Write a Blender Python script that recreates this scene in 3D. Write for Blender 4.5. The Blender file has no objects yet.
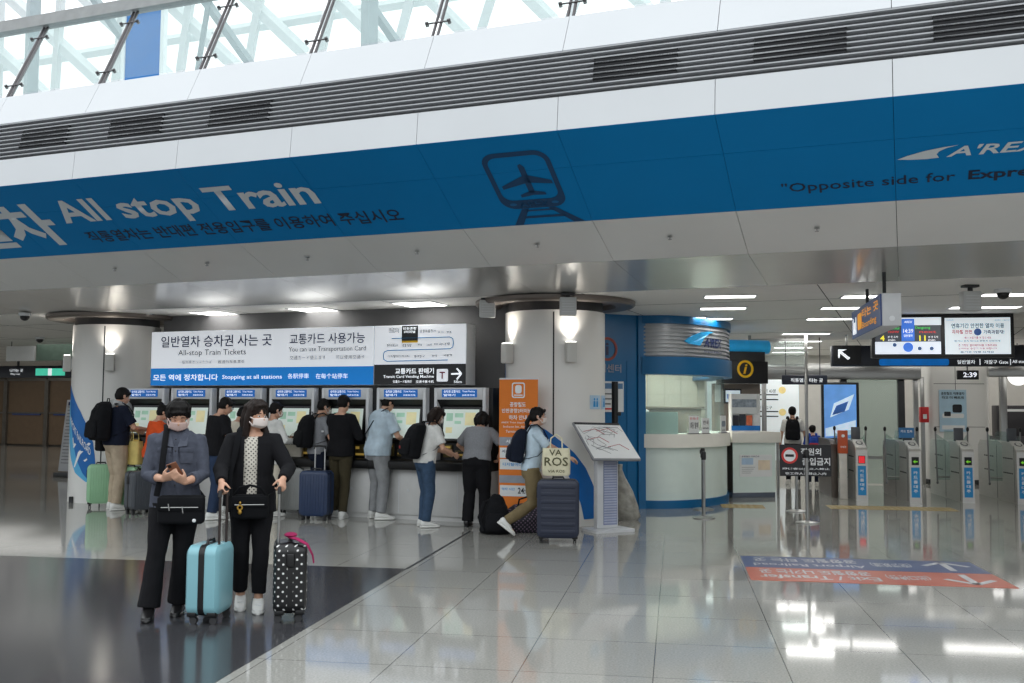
import bpy, bmesh, math, random
from mathutils import Vector as V, Matrix as MX, noise
random.seed(7)
R = math.radians
SC = bpy.context.scene
COL = SC.collection

# ------------------------------------------------------------------ camera, world, exposure
FPX, TILT, ROLL, EYE = 1007.0, .0665, -.006, 1.6
cam = bpy.data.objects.new('camera', bpy.data.cameras.new('camera'))
COL.objects.link(cam)
cam.data.sensor_width = 36
cam.data.lens = FPX / 1024 * 36
cam.data.clip_end = 300
cam.location = (0, 0, EYE)
cam.matrix_world = MX.Translation((0, 0, EYE)) @ MX.Rotation(TILT, 4, 'X') @ MX.Rotation(R(90), 4, 'X') @ MX.Rotation(-ROLL, 4, 'Z')
SC.camera = cam

W = bpy.data.worlds.new('world'); SC.world = W; W.use_nodes = True
nt = W.node_tree; nt.nodes.clear()
o_ = nt.nodes.new('ShaderNodeOutputWorld'); b_ = nt.nodes.new('ShaderNodeBackground')
tc = nt.nodes.new('ShaderNodeTexCoord'); sp = nt.nodes.new('ShaderNodeSeparateXYZ'); cr = nt.nodes.new('ShaderNodeValToRGB')
cr.color_ramp.elements[0].position = 0.0; cr.color_ramp.elements[0].color = (.16, .165, .17, 1)
cr.color_ramp.elements[1].position = .75; cr.color_ramp.elements[1].color = (1.0, 1.05, 1.08, 1)
e = cr.color_ramp.elements.new(.12); e.color = (.36, .38, .40, 1)
e = cr.color_ramp.elements.new(.34); e.color = (.95, 1.0, 1.03, 1)
nt.links.new(tc.outputs['Generated'], sp.inputs[0]); nt.links.new(sp.outputs['Z'], cr.inputs[0])
nt.links.new(cr.outputs[0], b_.inputs['Color']); b_.inputs['Strength'].default_value = 1.7
nt.links.new(b_.outputs[0], o_.inputs[0])
SC.view_settings.view_transform = 'Standard'; SC.view_settings.look = 'None'
SC.view_settings.gamma = 1; SC.view_settings.exposure = 0.0
SC.view_settings.use_curve_mapping = False

# ------------------------------------------------------------------ frames
PF, PP = R(21.45), R(9.2)          # heading of the ticket-hall front / of the floor grid and gates
def F(u, n, z=0): return V((u*math.cos(PF)+n*math.sin(PF), -u*math.sin(PF)+n*math.cos(PF), z))
def P(u, n, z=0): return V((u*math.cos(PP)+n*math.sin(PP), -u*math.sin(PP)+n*math.cos(PP), z))
def ray(px, py):
    a = (px-512)/FPX; b = (341.5-py)/FPX
    X = a*math.cos(ROLL)+b*math.sin(ROLL); zc = -a*math.sin(ROLL)+b*math.cos(ROLL)
    return V((X, math.cos(TILT)-zc*math.sin(TILT), math.sin(TILT)+zc*math.cos(TILT)))
def fl(px, py, z=0.0):               # the floor point seen at a pixel
    r = ray(px, py); t = (z-EYE)/r.z
    return V((r.x*t, r.y*t, z))
def onF(px, n):                      # the floor point at a pixel column, n metres out in the hall frame
    r = ray(px, 410); t = n/(r.x*math.sin(PF)+r.y*math.cos(PF))
    return V((r.x*t, r.y*t, 0))
def at(px, py, Y):                   # the point seen at a pixel at forward distance Y
    r = ray(px, py); t = Y/r.y
    return V((r.x*t, Y, EYE+r.z*t))

# ------------------------------------------------------------------ materials
def lin(c):
    return tuple(((x/255)/12.92 if x/255 <= .04045 else ((x/255+.055)/1.055)**2.4) for x in c)
MATS = {}
def mat(name, c, rough=.5, metal=0.0, var=.10, scale=6.0, emit=0, alpha=None, bump=0, spec=.5, stretch=None, coat=0):
    if name in MATS: return MATS[name]
    m = bpy.data.materials.new(name); m.use_nodes = True
    n = m.node_tree.nodes; l = m.node_tree.links; b = n['Principled BSDF']
    c = lin(c)
    tcn = n.new('ShaderNodeTexCoord'); mp = n.new('ShaderNodeMapping'); nz = n.new('ShaderNodeTexNoise'); rp = n.new('ShaderNodeValToRGB')
    if stretch: mp.inputs['Scale'].default_value = stretch
    nz.inputs['Scale'].default_value = scale; nz.inputs['Detail'].default_value = 4
    rp.color_ramp.elements[0].position = .3; rp.color_ramp.elements[1].position = .7
    rp.color_ramp.elements[0].color = tuple(x*(1-var) for x in c)+(1,)
    rp.color_ramp.elements[1].color = tuple(min(1, x*(1+var)) for x in c)+(1,)
    l.new(tcn.outputs['Object'], mp.inputs[0]); l.new(mp.outputs[0], nz.inputs['Vector']); l.new(nz.outputs[0], rp.inputs[0])
    l.new(rp.outputs[0], b.inputs['Base Color'])
    b.inputs['Roughness'].default_value = rough; b.inputs['Metallic'].default_value = metal
    b.inputs['Specular IOR Level'].default_value = spec
    b.inputs['Coat Weight'].default_value = coat
    if emit:
        l.new(rp.outputs[0], b.inputs['Emission Color']); b.inputs['Emission Strength'].default_value = emit
    if bump:
        bp = n.new('ShaderNodeBump'); bp.inputs['Strength'].default_value = bump; bp.inputs['Distance'].default_value = .01
        l.new(nz.outputs[0], bp.inputs['Height']); l.new(bp.outputs[0], b.inputs['Normal'])
    MATS[name] = m
    return m
def glass_mat(name, c=(235, 245, 243), clear=.85, rough=.03):
    if name in MATS: return MATS[name]
    m = bpy.data.materials.new(name); m.use_nodes = True
    n = m.node_tree.nodes; l = m.node_tree.links; n.clear()
    out = n.new('ShaderNodeOutputMaterial'); mx = n.new('ShaderNodeMixShader'); tr = n.new('ShaderNodeBsdfTransparent'); g = n.new('ShaderNodeBsdfPrincipled')
    nz = n.new('ShaderNodeTexNoise'); nz.inputs['Scale'].default_value = 2
    tr.inputs[0].default_value = lin(c)+(1,)
    g.inputs['Base Color'].default_value = lin(c)+(1,); g.inputs['Roughness'].default_value = rough
    mr = n.new('ShaderNodeMapRange'); mr.inputs['To Min'].default_value = 1-clear-.02; mr.inputs['To Max'].default_value = 1-clear+.02
    l.new(nz.outputs[0], mr.inputs[0]); l.new(mr.outputs[0], mx.inputs[0])
    l.new(tr.outputs[0], mx.inputs[1]); l.new(g.outputs[0], mx.inputs[2]); l.new(mx.outputs[0], out.inputs[0])
    MATS[name] = m
    return m
def floor_mat(name, c, grout, rough, spk):
    m = bpy.data.materials.new(name); m.use_nodes = True
    n = m.node_tree.nodes; l = m.node_tree.links; b = n['Principled BSDF']
    tcn = n.new('ShaderNodeTexCoord'); mp = n.new('ShaderNodeMapping'); br = n.new('ShaderNodeTexBrick')
    mp.inputs['Location'].default_value = (.14-.003, .10, 0)
    br.offset = 0; br.squash = 1
    c = lin(c)
    br.inputs['Color1'].default_value = tuple(x*.96 for x in c)+(1,); br.inputs['Color2'].default_value = tuple(x*1.04 for x in c)+(1,)
    br.inputs['Mortar'].default_value = lin(grout)+(1,)
    br.inputs['Scale'].default_value = 1; br.inputs['Brick Width'].default_value = .813; br.inputs['Row Height'].default_value = .90
    br.inputs['Mortar Size'].default_value = .004; br.inputs['Mortar Smooth'].default_value = .3
    nz = n.new('ShaderNodeTexNoise'); nz.inputs['Scale'].default_value = 70; nz.inputs['Detail'].default_value = 3
    rp = n.new('ShaderNodeValToRGB'); rp.color_ramp.elements[0].position = .35; rp.color_ramp.elements[1].position = .65
    rp.color_ramp.elements[0].color = (1-spk,)*3+(1,); rp.color_ramp.elements[1].color = (1+spk*.6,)*3+(1,)
    mu = n.new('ShaderNodeMixRGB'); mu.blend_type = 'MULTIPLY'; mu.inputs[0].default_value = 1
    l.new(tcn.outputs['Object'], mp.inputs[0]); l.new(mp.outputs[0], br.inputs['Vector']); l.new(mp.outputs[0], nz.inputs['Vector'])
    l.new(nz.outputs[0], rp.inputs[0]); l.new(br.outputs['Color'], mu.inputs[1]); l.new(rp.outputs[0], mu.inputs[2])
    l.new(mu.outputs[0], b.inputs['Base Color'])
    b.inputs['Roughness'].default_value = rough; b.inputs['Specular IOR Level'].default_value = .55
    return m
def dots_mat(name, base, dot, scale, rough=.4, rad=.24):
    m = bpy.data.materials.new(name); m.use_nodes = True
    n = m.node_tree.nodes; l = m.node_tree.links; b = n['Principled BSDF']
    tcn = n.new('ShaderNodeTexCoord'); sx = n.new('ShaderNodeSeparateXYZ'); l.new(tcn.outputs['Object'], sx.inputs[0])
    def mth(op, a, c):
        q = n.new('ShaderNodeMath'); q.operation = op
        for i, v in enumerate((a, c)):
            if isinstance(v, (int, float)): q.inputs[i].default_value = v
            elif v is not None: l.new(v, q.inputs[i])
        return q.outputs[0]
    w = mth('ADD', sx.outputs[0], sx.outputs[1]); z = sx.outputs[2]
    f = []
    for c in (mth('ADD', w, z), mth('SUBTRACT', w, z)):
        q = mth('SUBTRACT', mth('FRACT', mth('MULTIPLY', c, scale), 0), .5); f.append(mth('MULTIPLY', q, q))
    d = mth('SQRT', mth('ADD', f[0], f[1]), 0)
    rp = n.new('ShaderNodeValToRGB')
    rp.color_ramp.elements[0].position = rad; rp.color_ramp.elements[1].position = rad+.05
    rp.color_ramp.elements[0].color = lin(dot)+(1,); rp.color_ramp.elements[1].color = lin(base)+(1,)
    l.new(d, rp.inputs[0]); l.new(rp.outputs[0], b.inputs['Base Color'])
    b.inputs['Roughness'].default_value = rough
    return m

WHITE = mat('white_panel', (215, 218, 221), .35, var=.02, scale=1)
SOFFIT = mat('soffit_metal', (224, 224, 222), .34, .05, var=.03, scale=1)
CEIL2 = mat('polished_ceiling_metal', (214, 213, 210), .17, .42, var=.03, scale=1)
CEIL = mat('ceiling_panel_grey', (238, 236, 232), .6, var=.03, scale=1)
BLUE = mat('fascia_blue_film', (0, 122, 186), .6, var=.03, scale=1, spec=.15)
SEAM = mat('seam_dark', (40, 42, 45), .7, var=.05)
DARK = mat('dark_grey', (46, 47, 50), .5, var=.08)
BLACK = mat('black_plastic', (17, 17, 19), .4, var=.1)
NAVYB = mat('navy_board', (24, 30, 44), .4, var=.05)
STEEL = mat('brushed_steel', (168, 168, 166), .28, .9, var=.06, stretch=(1, 1, 20), scale=4)
SILVER = mat('silver_powder', (214, 216, 218), .42, .1, var=.03)
LOUV = mat('louver_grey', (178, 180, 183), .4, .3, var=.03)
COLW = mat('column_white', (228, 227, 223), .38, var=.02, scale=1)
BOOTHB = mat('booth_blue', (0, 98, 150), .35, var=.03, scale=1)
DKBLUE = mat('icon_dark_blue', (0, 62, 104), .6, var=.02)
INK = mat('ink_black', (28, 30, 36), .6, var=.02)
INKB = mat('ink_navy', (28, 40, 84), .6, var=.02)
TXTW = mat('text_white', (238, 240, 242), .6, var=.02)
TXTWB = mat('text_white_backlit', (240, 245, 250), .6, var=.02, emit=.7)
SIGNW = mat('sign_white_backlit', (236, 240, 246), .5, var=.02, emit=.38, scale=.7)
SIGNB = mat('sign_blue_backlit', (0, 128, 214), .5, var=.02, emit=.30)
SIGNK = mat('sign_black', (28, 29, 33), .4, var=.03)
LIGHTP = mat('light_panel', (255, 253, 248), .5, var=0.0, emit=5)
GLASS = glass_mat('clear_glass')
GLASSG = glass_mat('green_glass', (212, 228, 224), .84)
GLASSD = glass_mat('smoky_glass', (150, 145, 140), .75)
FROST = mat('frosted_green_glass', (222, 236, 230), .25, var=.02)
CREAM = mat('cream_panel', (212, 206, 192), .5, var=.03)
ORANGE = mat('orange_banner', (226, 122, 30), .6, var=.03)
PAPER = mat('paper_white', (228, 230, 230), .6, var=.02)
SKYB = mat('sky_blue_print', (40, 146, 210), .5, var=.05)
RED = mat('red_print', (206, 40, 44), .5, var=.04)
YEL = mat('yellow_print', (238, 190, 30), .5, var=.04)
SKIN = mat('skin', (206, 160, 134), .5, var=.05, scale=14)
HAIRK = mat('hair_black', (17, 14, 13), .62, var=.35, scale=40, stretch=(4, 4, .3), spec=.22)
HAIRB = mat('hair_dark_brown', (34, 24, 20), .6, var=.35, scale=40, stretch=(4, 4, .3), spec=.25)
EYEW = mat('eye_white', (225, 222, 218), .3, var=.02)
MASKW = mat('mask_white', (226, 214, 208), .8, var=.03)
SHOEW = mat('shoe_white', (222, 222, 218), .6, var=.04)
SHOEK = mat('shoe_black_leather', (22, 21, 22), .3, var=.1)
def cloth(name, c, var=.14, scale=9): return mat(name, c, .9, var=var, scale=scale, bump=.25, spec=.2)

# ------------------------------------------------------------------ mesh helpers
def link(o, parent=None):
    COL.objects.link(o)
    if parent is not None: o.parent = parent
    return o
def obj(name, bm, m, parent=None, label=None, smooth=40, kind=None):
    me = bpy.data.meshes.new(name)
    bmesh.ops.recalc_face_normals(bm, faces=bm.faces)
    bm.to_mesh(me); bm.free()
    for x in (m if isinstance(m, (list, tuple)) else [m]): me.materials.append(x)
    if smooth:
        me.polygons.foreach_set('use_smooth', [True]*len(me.polygons))
        me.set_sharp_from_angle(angle=R(smooth))
    o = bpy.data.objects.new(name, me); link(o, parent)
    if label: o['label'] = label
    if kind: o['kind'] = kind
    return o
def thing(name, label, cat, loc=(0, 0, 0), rz=0.0, group=None):
    o = bpy.data.objects.new(name, None); o.empty_display_size = .1
    COL.objects.link(o); o.location = loc; o.rotation_euler = (0, 0, rz)
    o['label'] = label; o['category'] = cat
    if group: o['group'] = group
    return o
def tag(o, label, cat, group=None):
    o['label'] = label; o['category'] = cat
    if group: o['group'] = group
    return o
def dup(root, loc, rz, label, group=None):
    r = root.copy(); COL.objects.link(r); r.location = loc; r.rotation_euler = (0, 0, rz); r['label'] = label
    if group: r['group'] = group
    for ch in list(root.children):
        c = ch.copy(); COL.objects.link(c); c.parent = r
        for g in list(ch.children):
            d = g.copy(); COL.objects.link(d); d.parent = c
    return r
def B(): return bmesh.new()
def box(bm, x0, x1, y0, y1, z0, z1, bev=0, seg=2, mtx=None):
    vs = [bm.verts.new((x, y, z)) for z in (z0, z1) for y in (y0, y1) for x in (x0, x1)]
    fs = [bm.faces.new([vs[i] for i in q]) for q in ((0, 2, 3, 1), (4, 5, 7, 6), (0, 1, 5, 4), (2, 6, 7, 3), (0, 4, 6, 2), (1, 3, 7, 5))]
    if bev:
        es = set(e for f in fs for e in f.edges)
        rr = bmesh.ops.bevel(bm, geom=list(es), offset=bev, segments=seg, affect='EDGES', profile=.5)
        vs = list(set(v for f in rr['faces'] for v in f.verts) | set(v for v in vs if v.is_valid))
    if mtx is not None: bmesh.ops.transform(bm, matrix=mtx, verts=[v for v in vs if v.is_valid])
    return bm
def frame(d, up=V((0, 0, 1))):
    d = d.normalized()
    if abs(d.dot(up)) > .97: up = V((0, 1, 0))
    s = d.cross(up).normalized()
    return s, d.cross(s).normalized() * -1
def ringv(bm, c, s, t, ra, rb, n):
    return [bm.verts.new(c + s*(ra*math.cos(2*math.pi*k/n)) + t*(rb*math.sin(2*math.pi*k/n))) for k in range(n)]
def skin(bm, rings, cap=True):
    n = len(rings[0])
    for a, b in zip(rings, rings[1:]):
        for k in range(n): bm.faces.new((a[k], a[(k+1) % n], b[(k+1) % n], b[k]))
    if cap: bm.faces.new(list(reversed(rings[0]))); bm.faces.new(rings[-1])
def tube(bm, pts, rad, n=10, flat=1.0, up=V((0, 0, 1)), dome=False):
    pts = [V(p) for p in pts]
    if not hasattr(rad, '__len__'): rad = [rad]*len(pts)
    rings = []
    s0 = None
    for i, p in enumerate(pts):
        d = (pts[min(i+1, len(pts)-1)] - pts[max(i-1, 0)]).normalized()
        s, t = frame(d, up)
        if s0 is not None:
            s = (s0 - d*s0.dot(d)); s = s.normalized() if s.length > 1e-4 else frame(d, up)[0]
            t = d.cross(s)*-1
        s0 = s
        if dome and i == 0:
            for k in (.9, .55): rings.append(ringv(bm, p - d*rad[0]*k, s, t, rad[0]*math.sqrt(1-k*k), rad[0]*flat*math.sqrt(1-k*k), n))
        rings.append(ringv(bm, p, s, t, rad[i], rad[i]*flat, n))
        if dome and i == len(pts)-1:
            for k in (.55, .9): rings.append(ringv(bm, p + d*rad[-1]*k, s, t, rad[-1]*math.sqrt(1-k*k), rad[-1]*flat*math.sqrt(1-k*k), n))
    skin(bm, rings)
    return bm
def cyl(bm, p0, p1, r, n=16): return tube(bm, [p0, p1], r, n)
def ell(bm, c, r, n=12, m=8, mtx=None):
    c = V(c); rings = []
    new = []
    for i in range(1, m):
        a = math.pi*i/m
        rg = [bm.verts.new((c.x+r[0]*math.sin(a)*math.cos(2*math.pi*k/n), c.y+r[1]*math.sin(a)*math.sin(2*math.pi*k/n), c.z-r[2]*math.cos(a))) for k in range(n)]
        rings.append(rg); new += rg
    lo = bm.verts.new((c.x, c.y, c.z-r[2])); hi = bm.verts.new((c.x, c.y, c.z+r[2])); new += [lo, hi]
    skin(bm, rings, cap=False)
    for k in range(n):
        bm.faces.new((lo, rings[0][(k+1) % n], rings[0][k])); bm.faces.new((hi, rings[-1][k], rings[-1][(k+1) % n]))
    if mtx is not None: bmesh.ops.transform(bm, matrix=mtx, verts=new)
    return bm
def lathe(bm, prof, c=(0, 0, 0), n=32):
    c = V(c)
    rings = [[bm.verts.new(c+V((r*math.cos(2*math.pi*k/n), r*math.sin(2*math.pi*k/n), z))) for k in range(n)] for r, z in prof]
    skin(bm, rings)
    return bm
def prism(bm, poly, y0, y1, axis='y'):      # polygon in (x, z) pushed along y, or (y, z) along x, or (x, y) along z
    f = {'y': lambda a, b, t: (a, t, b), 'x': lambda a, b, t: (t, a, b), 'z': lambda a, b, t: (a, b, t)}[axis]
    A = [bm.verts.new(f(a, b, y0)) for a, b in poly]; C = [bm.verts.new(f(a, b, y1)) for a, b in poly]
    n = len(poly)
    bm.faces.new(A); bm.faces.new(list(reversed(C)))
    for k in range(n): bm.faces.new((A[k], C[k], C[(k+1) % n], A[(k+1) % n]))
    return bm
def rrect(x0, x1, z0, z1, r, n=5):
    out = []
    for cx, cz, a0 in ((x1-r, z1-r, 0), (x0+r, z1-r, 90), (x0+r, z0+r, 180), (x1-r, z0+r, 270)):
        for k in range(n+1):
            a = R(a0+90*k/n); out.append((cx+r*math.cos(a), cz+r*math.sin(a)))
    return out
def quad(bm, a, b, c, d): bm.faces.new([bm.verts.new(V(p)) for p in (a, b, c, d)]); return bm
def ring2d(bm, cx, cz, r0, r1, y0, y1, n=36):
    A = []
    for r, y in ((r0, y0), (r1, y0), (r1, y1), (r0, y1)):
        A.append([bm.verts.new((cx+r*math.cos(2*math.pi*k/n), y, cz+r*math.sin(2*math.pi*k/n))) for k in range(n)])
    for q in range(4):
        a, b = A[q], A[(q+1) % 4]
        for k in range(n): bm.faces.new((a[k], a[(k+1) % n], b[(k+1) % n], b[k]))
    return bm
def text_mesh(s, bold=0.0, shear=0.0, res=2):
    cu = bpy.data.curves.new('t', 'FONT'); cu.body = s; cu.resolution_u = res; cu.offset = bold; cu.shear = shear; cu.extrude = 0
    t = bpy.data.objects.new('t', cu); COL.objects.link(t)
    dg = bpy.context.evaluated_depsgraph_get()
    me = bpy.data.meshes.new_from_object(t.evaluated_get(dg))
    bpy.data.objects.remove(t); bpy.data.curves.remove(cu)
    return me
def txt(s, m, parent, x0, x1, z0, z1, y, bold=0.0, shear=0.0, fmap=None, label=None, name='lettering', flip=False):
    """lettering filling a box on the plane y of its parent, readable from -y"""
    me = text_mesh(s, bold, shear)
    xs = [v.co.x for v in me.vertices]; ys = [v.co.y for v in me.vertices]
    ax, bx, ay, by = min(xs), max(xs), min(ys), max(ys)
    for v in me.vertices:
        a = (v.co.x-ax)/(bx-ax); b = (v.co.y-ay)/(by-ay)
        if flip: a, b = 1-a, 1-b
        p = (x0+a*(x1-x0), z0+b*(z1-z0))
        v.co = fmap(*p) if fmap else V((p[0], y, p[1]))
    me.materials.clear(); me.materials.append(m)
    o = bpy.data.objects.new(name, me); link(o, parent)
    o['label'] = label or 'lettering reading ' + s[:40]
    return o
def panel(name, m, parent, x0, x1, z0, z1, y, d=.004, label=None, r=0):
    b = B()
    if r: prism(b, rrect(x0, x1, z0, z1, r), y-d, y)
    else: box(b, x0, x1, y-d, y, z0, z1)
    return obj(name, b, m, parent, label)

# ------------------------------------------------------------------ floor
FLOOR = floor_mat('floor_light_terrazzo', (162, 161, 155), (100, 99, 95), .06, .16)
FLOORD = floor_mat('floor_dark_granite', (66, 66, 69), (46, 46, 48), .14, .3)
b = B(); box(b, -60, 45, -30, 70, -.2, 0)
o = obj('floor', b, FLOOR, smooth=0, kind='structure'); o.rotation_euler = (0, 0, -PP)
b = B(); box(b, -30, -2.645, -8, 9.86, -.01, .003)
o = obj('floor_dark_granite', b, FLOORD, smooth=0, kind='structure'); o.rotation_euler = (0, 0, -PP)
b = B(); box(b, -2.66, -2.63, 9.86, 13.0, -.01, .002)
o = obj('trim_1', b, SEAM, smooth=0, kind='structure'); o.rotation_euler = (0, 0, -PP)
TACT = mat('tactile_yellow', (162, 144, 100), .5, var=.05)
b = B()
for u0, u1, n0, n1 in ((.75, 1.45, 17.0, 17.6), (2.5, 4.5, 17.2, 17.8)):
    box(b, u0, u1, n0, n1, -.01, .003)
    for i in range(int((u1-u0)/.1)):
        for j in range(6): lathe(b, ((.03, .003), (.022, .008)), (u0+.05+.1*i, n0+.05+.1*j, 0), 8)
o = obj('floor_tactile_strip', b, TACT, smooth=0, kind='structure'); o.rotation_euler = (0, 0, -PP)

# ------------------------------------------------------------------ fascia: metal front above the ticket hall
D = 9.0
def prf(k, z): return (k*D, EYE+z*D)
PROF = dict(rail=prf(1.107, .566), gbase=prf(1.043, .437), ltop=prf(1.018, .389), lbot=prf(1.004, .334), nose=prf(1.0, .296),
            bbot=prf(1.130, .222), s1=prf(1.222, .187), s2=prf(1.41, .170))
PROF['bmid'] = (PROF['nose'][0]*.62+PROF['bbot'][0]*.38, PROF['nose'][1]*.62+PROF['bbot'][1]*.38)
CZ = PROF['s2'][1]
SP = 1.508
US = [-.07+SP*k for k in range(-17, 6)]
def strip(name, a, bb, m, gap=.006, thick=.03):
    """one row of panels between two profile points, with narrow open joints"""
    n0, z0 = PROF[a]; n1, z1 = PROF[bb]
    d = V((0, n1-n0, z1-z0)).normalized(); nn = V((0, -d.z, d.y))
    if nn.y > 0: nn = -nn
    bm = B()
    for u0, u1 in zip(US, US[1:]):
        c = [V((u0+gap/2, n0, z0)), V((u1-gap/2, n0, z0)), V((u1-gap/2, n1, z1)), V((u0+gap/2, n1, z1))]
        c[0] += d*gap/2; c[1] += d*gap/2; c[2] -= d*gap/2; c[3] -= d*gap/2
        A = [bm.verts.new(p) for p in c]; C = [bm.verts.new(p-nn*thick) for p in c]
        bm.faces.new(A); bm.faces.new(C[::-1])
        for k in range(4): bm.faces.new((A[k], C[k], C[(k+1) % 4], A[(k+1) % 4]))
    o = obj(name, bm, m, smooth=0, kind='structure'); o.rotation_euler = (0, 0, -PF)
    return o
strip('wall_fascia_upper', 'gbase', 'ltop', WHITE)
strip('wall_fascia_lower', 'lbot', 'nose', WHITE)
wall_blue = strip('wall_fascia_blue', 'nose', 'bmid', BLUE, .004)
strip('wall_fascia_blue_lower', 'bmid', 'bbot', BLUE, .004)
strip('ceiling_soffit', 'bbot', 's1', SOFFIT)
strip('ceiling_soffit_polished', 's1', 's2', CEIL2, .004)
# dark backing behind the joints
bm = B()
keys = ['gbase', 'ltop', 'lbot', 'nose', 'bbot', 's1', 's2']
for a, c in zip(keys, keys[1:]):
    if a == 'ltop': continue
    (n0, z0), (n1, z1) = PROF[a], PROF[c]
    off = .05 if a != 'ltop' else .12
    d = V((0, n1-n0, z1-z0)).normalized(); nn = V((0, -d.z, d.y))
    if nn.y > 0: nn = -nn
    q = -nn*off
    quad(bm, V((US[0], n0, z0))+q, V((US[-1], n0, z0))+q, V((US[-1], n1, z1))+q, V((US[0], n1, z1))+q)
o = obj('wall_fascia_backing', bm, SEAM, smooth=0, kind='structure'); o.rotation_euler = (0, 0, -PF)
# louver band
bm = B(); quad(bm, (US[0], PROF['ltop'][0]+.05, PROF['ltop'][1]), (US[-1], PROF['ltop'][0]+.05, PROF['ltop'][1]), (US[-1], PROF['lbot'][0]+.05, PROF['lbot'][1]), (US[0], PROF['lbot'][0]+.05, PROF['lbot'][1]))
o = obj('wall_louver_backing', bm, mat('louver_backing_grey', (118, 119, 122), .6, var=.02), smooth=0, kind='structure'); o.rotation_euler = (0, 0, -PF)
(n0, z0), (n1, z1) = PROF['ltop'], PROF['lbot']
NS = 9
vents = [(-10.05, -9.32), (-8.67, -7.91), (-7.24, -6.44), (-2.75, -1.94), (-1.24, -.44), (.26, 1.05)]
bm = B(); bd = B()
for i in range(NS):
    t0 = i/NS; zc = z0+(z1-z0)*(t0+.35/NS); nc = n0+(n1-n0)*(t0+.35/NS); h = abs(z1-z0)/NS
    for u0, u1 in ((US[0], US[-1]),):
        bm2 = bm
        prism(bm2, [(nc-.01, zc+h*.16), (nc-.01, zc-h*.06), (nc+.07, zc-h*.22), (nc+.07, zc-h*.06)], u0, u1, 'x')
for u0, u1 in vents:
    for i in range(2, 7):
        t0 = i/NS; zc = z0+(z1-z0)*(t0+.35/NS); nc = n0+(n1-n0)*(t0+.35/NS); h = abs(z1-z0)/NS
        prism(bd, [(nc+.0, zc-h*.08), (nc+.0, zc-h*.82), (nc+.02, zc-h*.82), (nc+.02, zc-h*.08)], u0, u1, 'x')
        if i < 6: prism(bd, [(nc-.024, zc-h*.88), (nc-.024, zc-h*1.10), (nc-.002, zc-h*1.10), (nc-.002, zc-h*.88)], u0, u1, 'x')
o = obj('wall_louver_band', bm, LOUV, smooth=0, kind='structure'); o.rotation_euler = (0, 0, -PF)
o = obj('wall_vent_openings', bd, mat('vent_black', (22, 23, 28), .7), smooth=0, kind='structure'); o.rotation_euler = (0, 0, -PF)
# fascia lettering
dn, dz = PROF['bbot'][0]-PROF['nose'][0], PROF['bbot'][1]-PROF['nose'][1]
LB = math.hypot(dn, dz); dn /= LB; dz /= LB
def onblue(u, s, off=.004):             # s is metres down the blue slope
    s = -s
    return V((u, PROF['nose'][0]+dn*s+dz*off, PROF['nose'][1]+dz*s-dn*off))
def btxt(s, m, u0, u1, s0, s1, **k): return txt(s, m, wall_blue, u0, u1, -s1, -s0, 0, fmap=onblue, **k)
FTW = mat('film_white_text', (206, 212, 216), .6, var=.02)
FTK = mat('film_navy_text', (10, 32, 60), .6, var=.02)
btxt('All stop Train', FTW, -9.83, -6.10, .33, .87, bold=.022)
btxt('일반열차', FTW, -13.4, -10.02, .33, 1.14, bold=.03)
btxt('직통열차는 반대편 전용입구를 이용하여 주십시오', FTK, -9.72, -5.22, .92, 1.14, bold=.012)
btxt('"Opposite side for', FTK, -1.10, .44, .985, 1.15, bold=.004)
btxt('Express train"', FTK, .55, 1.75, .985, 1.15, bold=.025)
btxt("A'REX", FTW, .36, 1.18, .66, .79, bold=.02, shear=.3)
bm = B()
sw = [(-.05, .775), (.04, .735), (.18, .69), (.34, .66), (.46, .648), (.36, .675), (.30, .71), (.28, .745), (.30, .79), (.2, .797), (.06, .79)]
bm.faces.new([bm.verts.new(onblue(u, -s)) for u, s in sw])
obj('logo_swoosh', bm, FTW, wall_blue, 'white comet swoosh logo beside the operator lettering', smooth=0)
# train pictogram
bm = B()
def rr_sd(u0, u1, s0, s1, r): return [(u, -s) for u, s in rrect(u0, u1, s0, s1, r, 6)]
def flatring(bm, A, C):
    n = len(A)
    a = [bm.verts.new(onblue(*p)) for p in A]; c = [bm.verts.new(onblue(*p)) for p in C]
    for k in range(n): bm.faces.new((a[k], a[(k+1) % n], c[(k+1) % n], c[k]))
flatring(bm, rr_sd(-4.0, -3.27, .225, 1.075, .16), rr_sd(-3.945, -3.325, .29, .94, .11))
obj('train_outline', bm, DKBLUE, wall_blue, 'dark blue rounded train outline', smooth=0)
bm = B()
def bpoly(bm, pts): bm.faces.new([bm.verts.new(onblue(u, -s, .005)) for u, s in pts])
bpoly(bm, [(-3.635, .42), (-3.60, .40), (-3.57, .45), (-3.57, .84), (-3.635, .84)])
bpoly(bm, [(-3.60, .56), (-3.60, .68), (-3.90, .76), (-3.90, .71)]); bpoly(bm, [(-3.60, .56), (-3.60, .68), (-3.34, .72), (-3.34, .67)])
bpoly(bm, [(-3.60, .80), (-3.60, .87), (-3.74, .90), (-3.74, .86)]); bpoly(bm, [(-3.60, .80), (-3.60, .87), (-3.46, .88), (-3.46, .84)])
obj('aeroplane_pictogram', bm, DKBLUE, wall_blue, 'dark blue aeroplane inside the train outline', smooth=0)
bm = B()
bpoly(bm, [(-3.80, 1.08), (-3.72, 1.08), (-3.86, 1.335), (-3.96, 1.335)]); bpoly(bm, [(-3.50, 1.08), (-3.42, 1.08), (-3.16, 1.335), (-3.28, 1.335)])
bpoly(bm, [(-3.76, 1.10), (-3.46, 1.10), (-3.44, 1.125), (-3.77, 1.125)]); bpoly(bm, [(-3.80, 1.20), (-3.36, 1.20), (-3.33, 1.235), (-3.82, 1.235)])
obj('rail_track', bm, DKBLUE, wall_blue, 'dark blue rails under the train outline', smooth=0)
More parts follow.
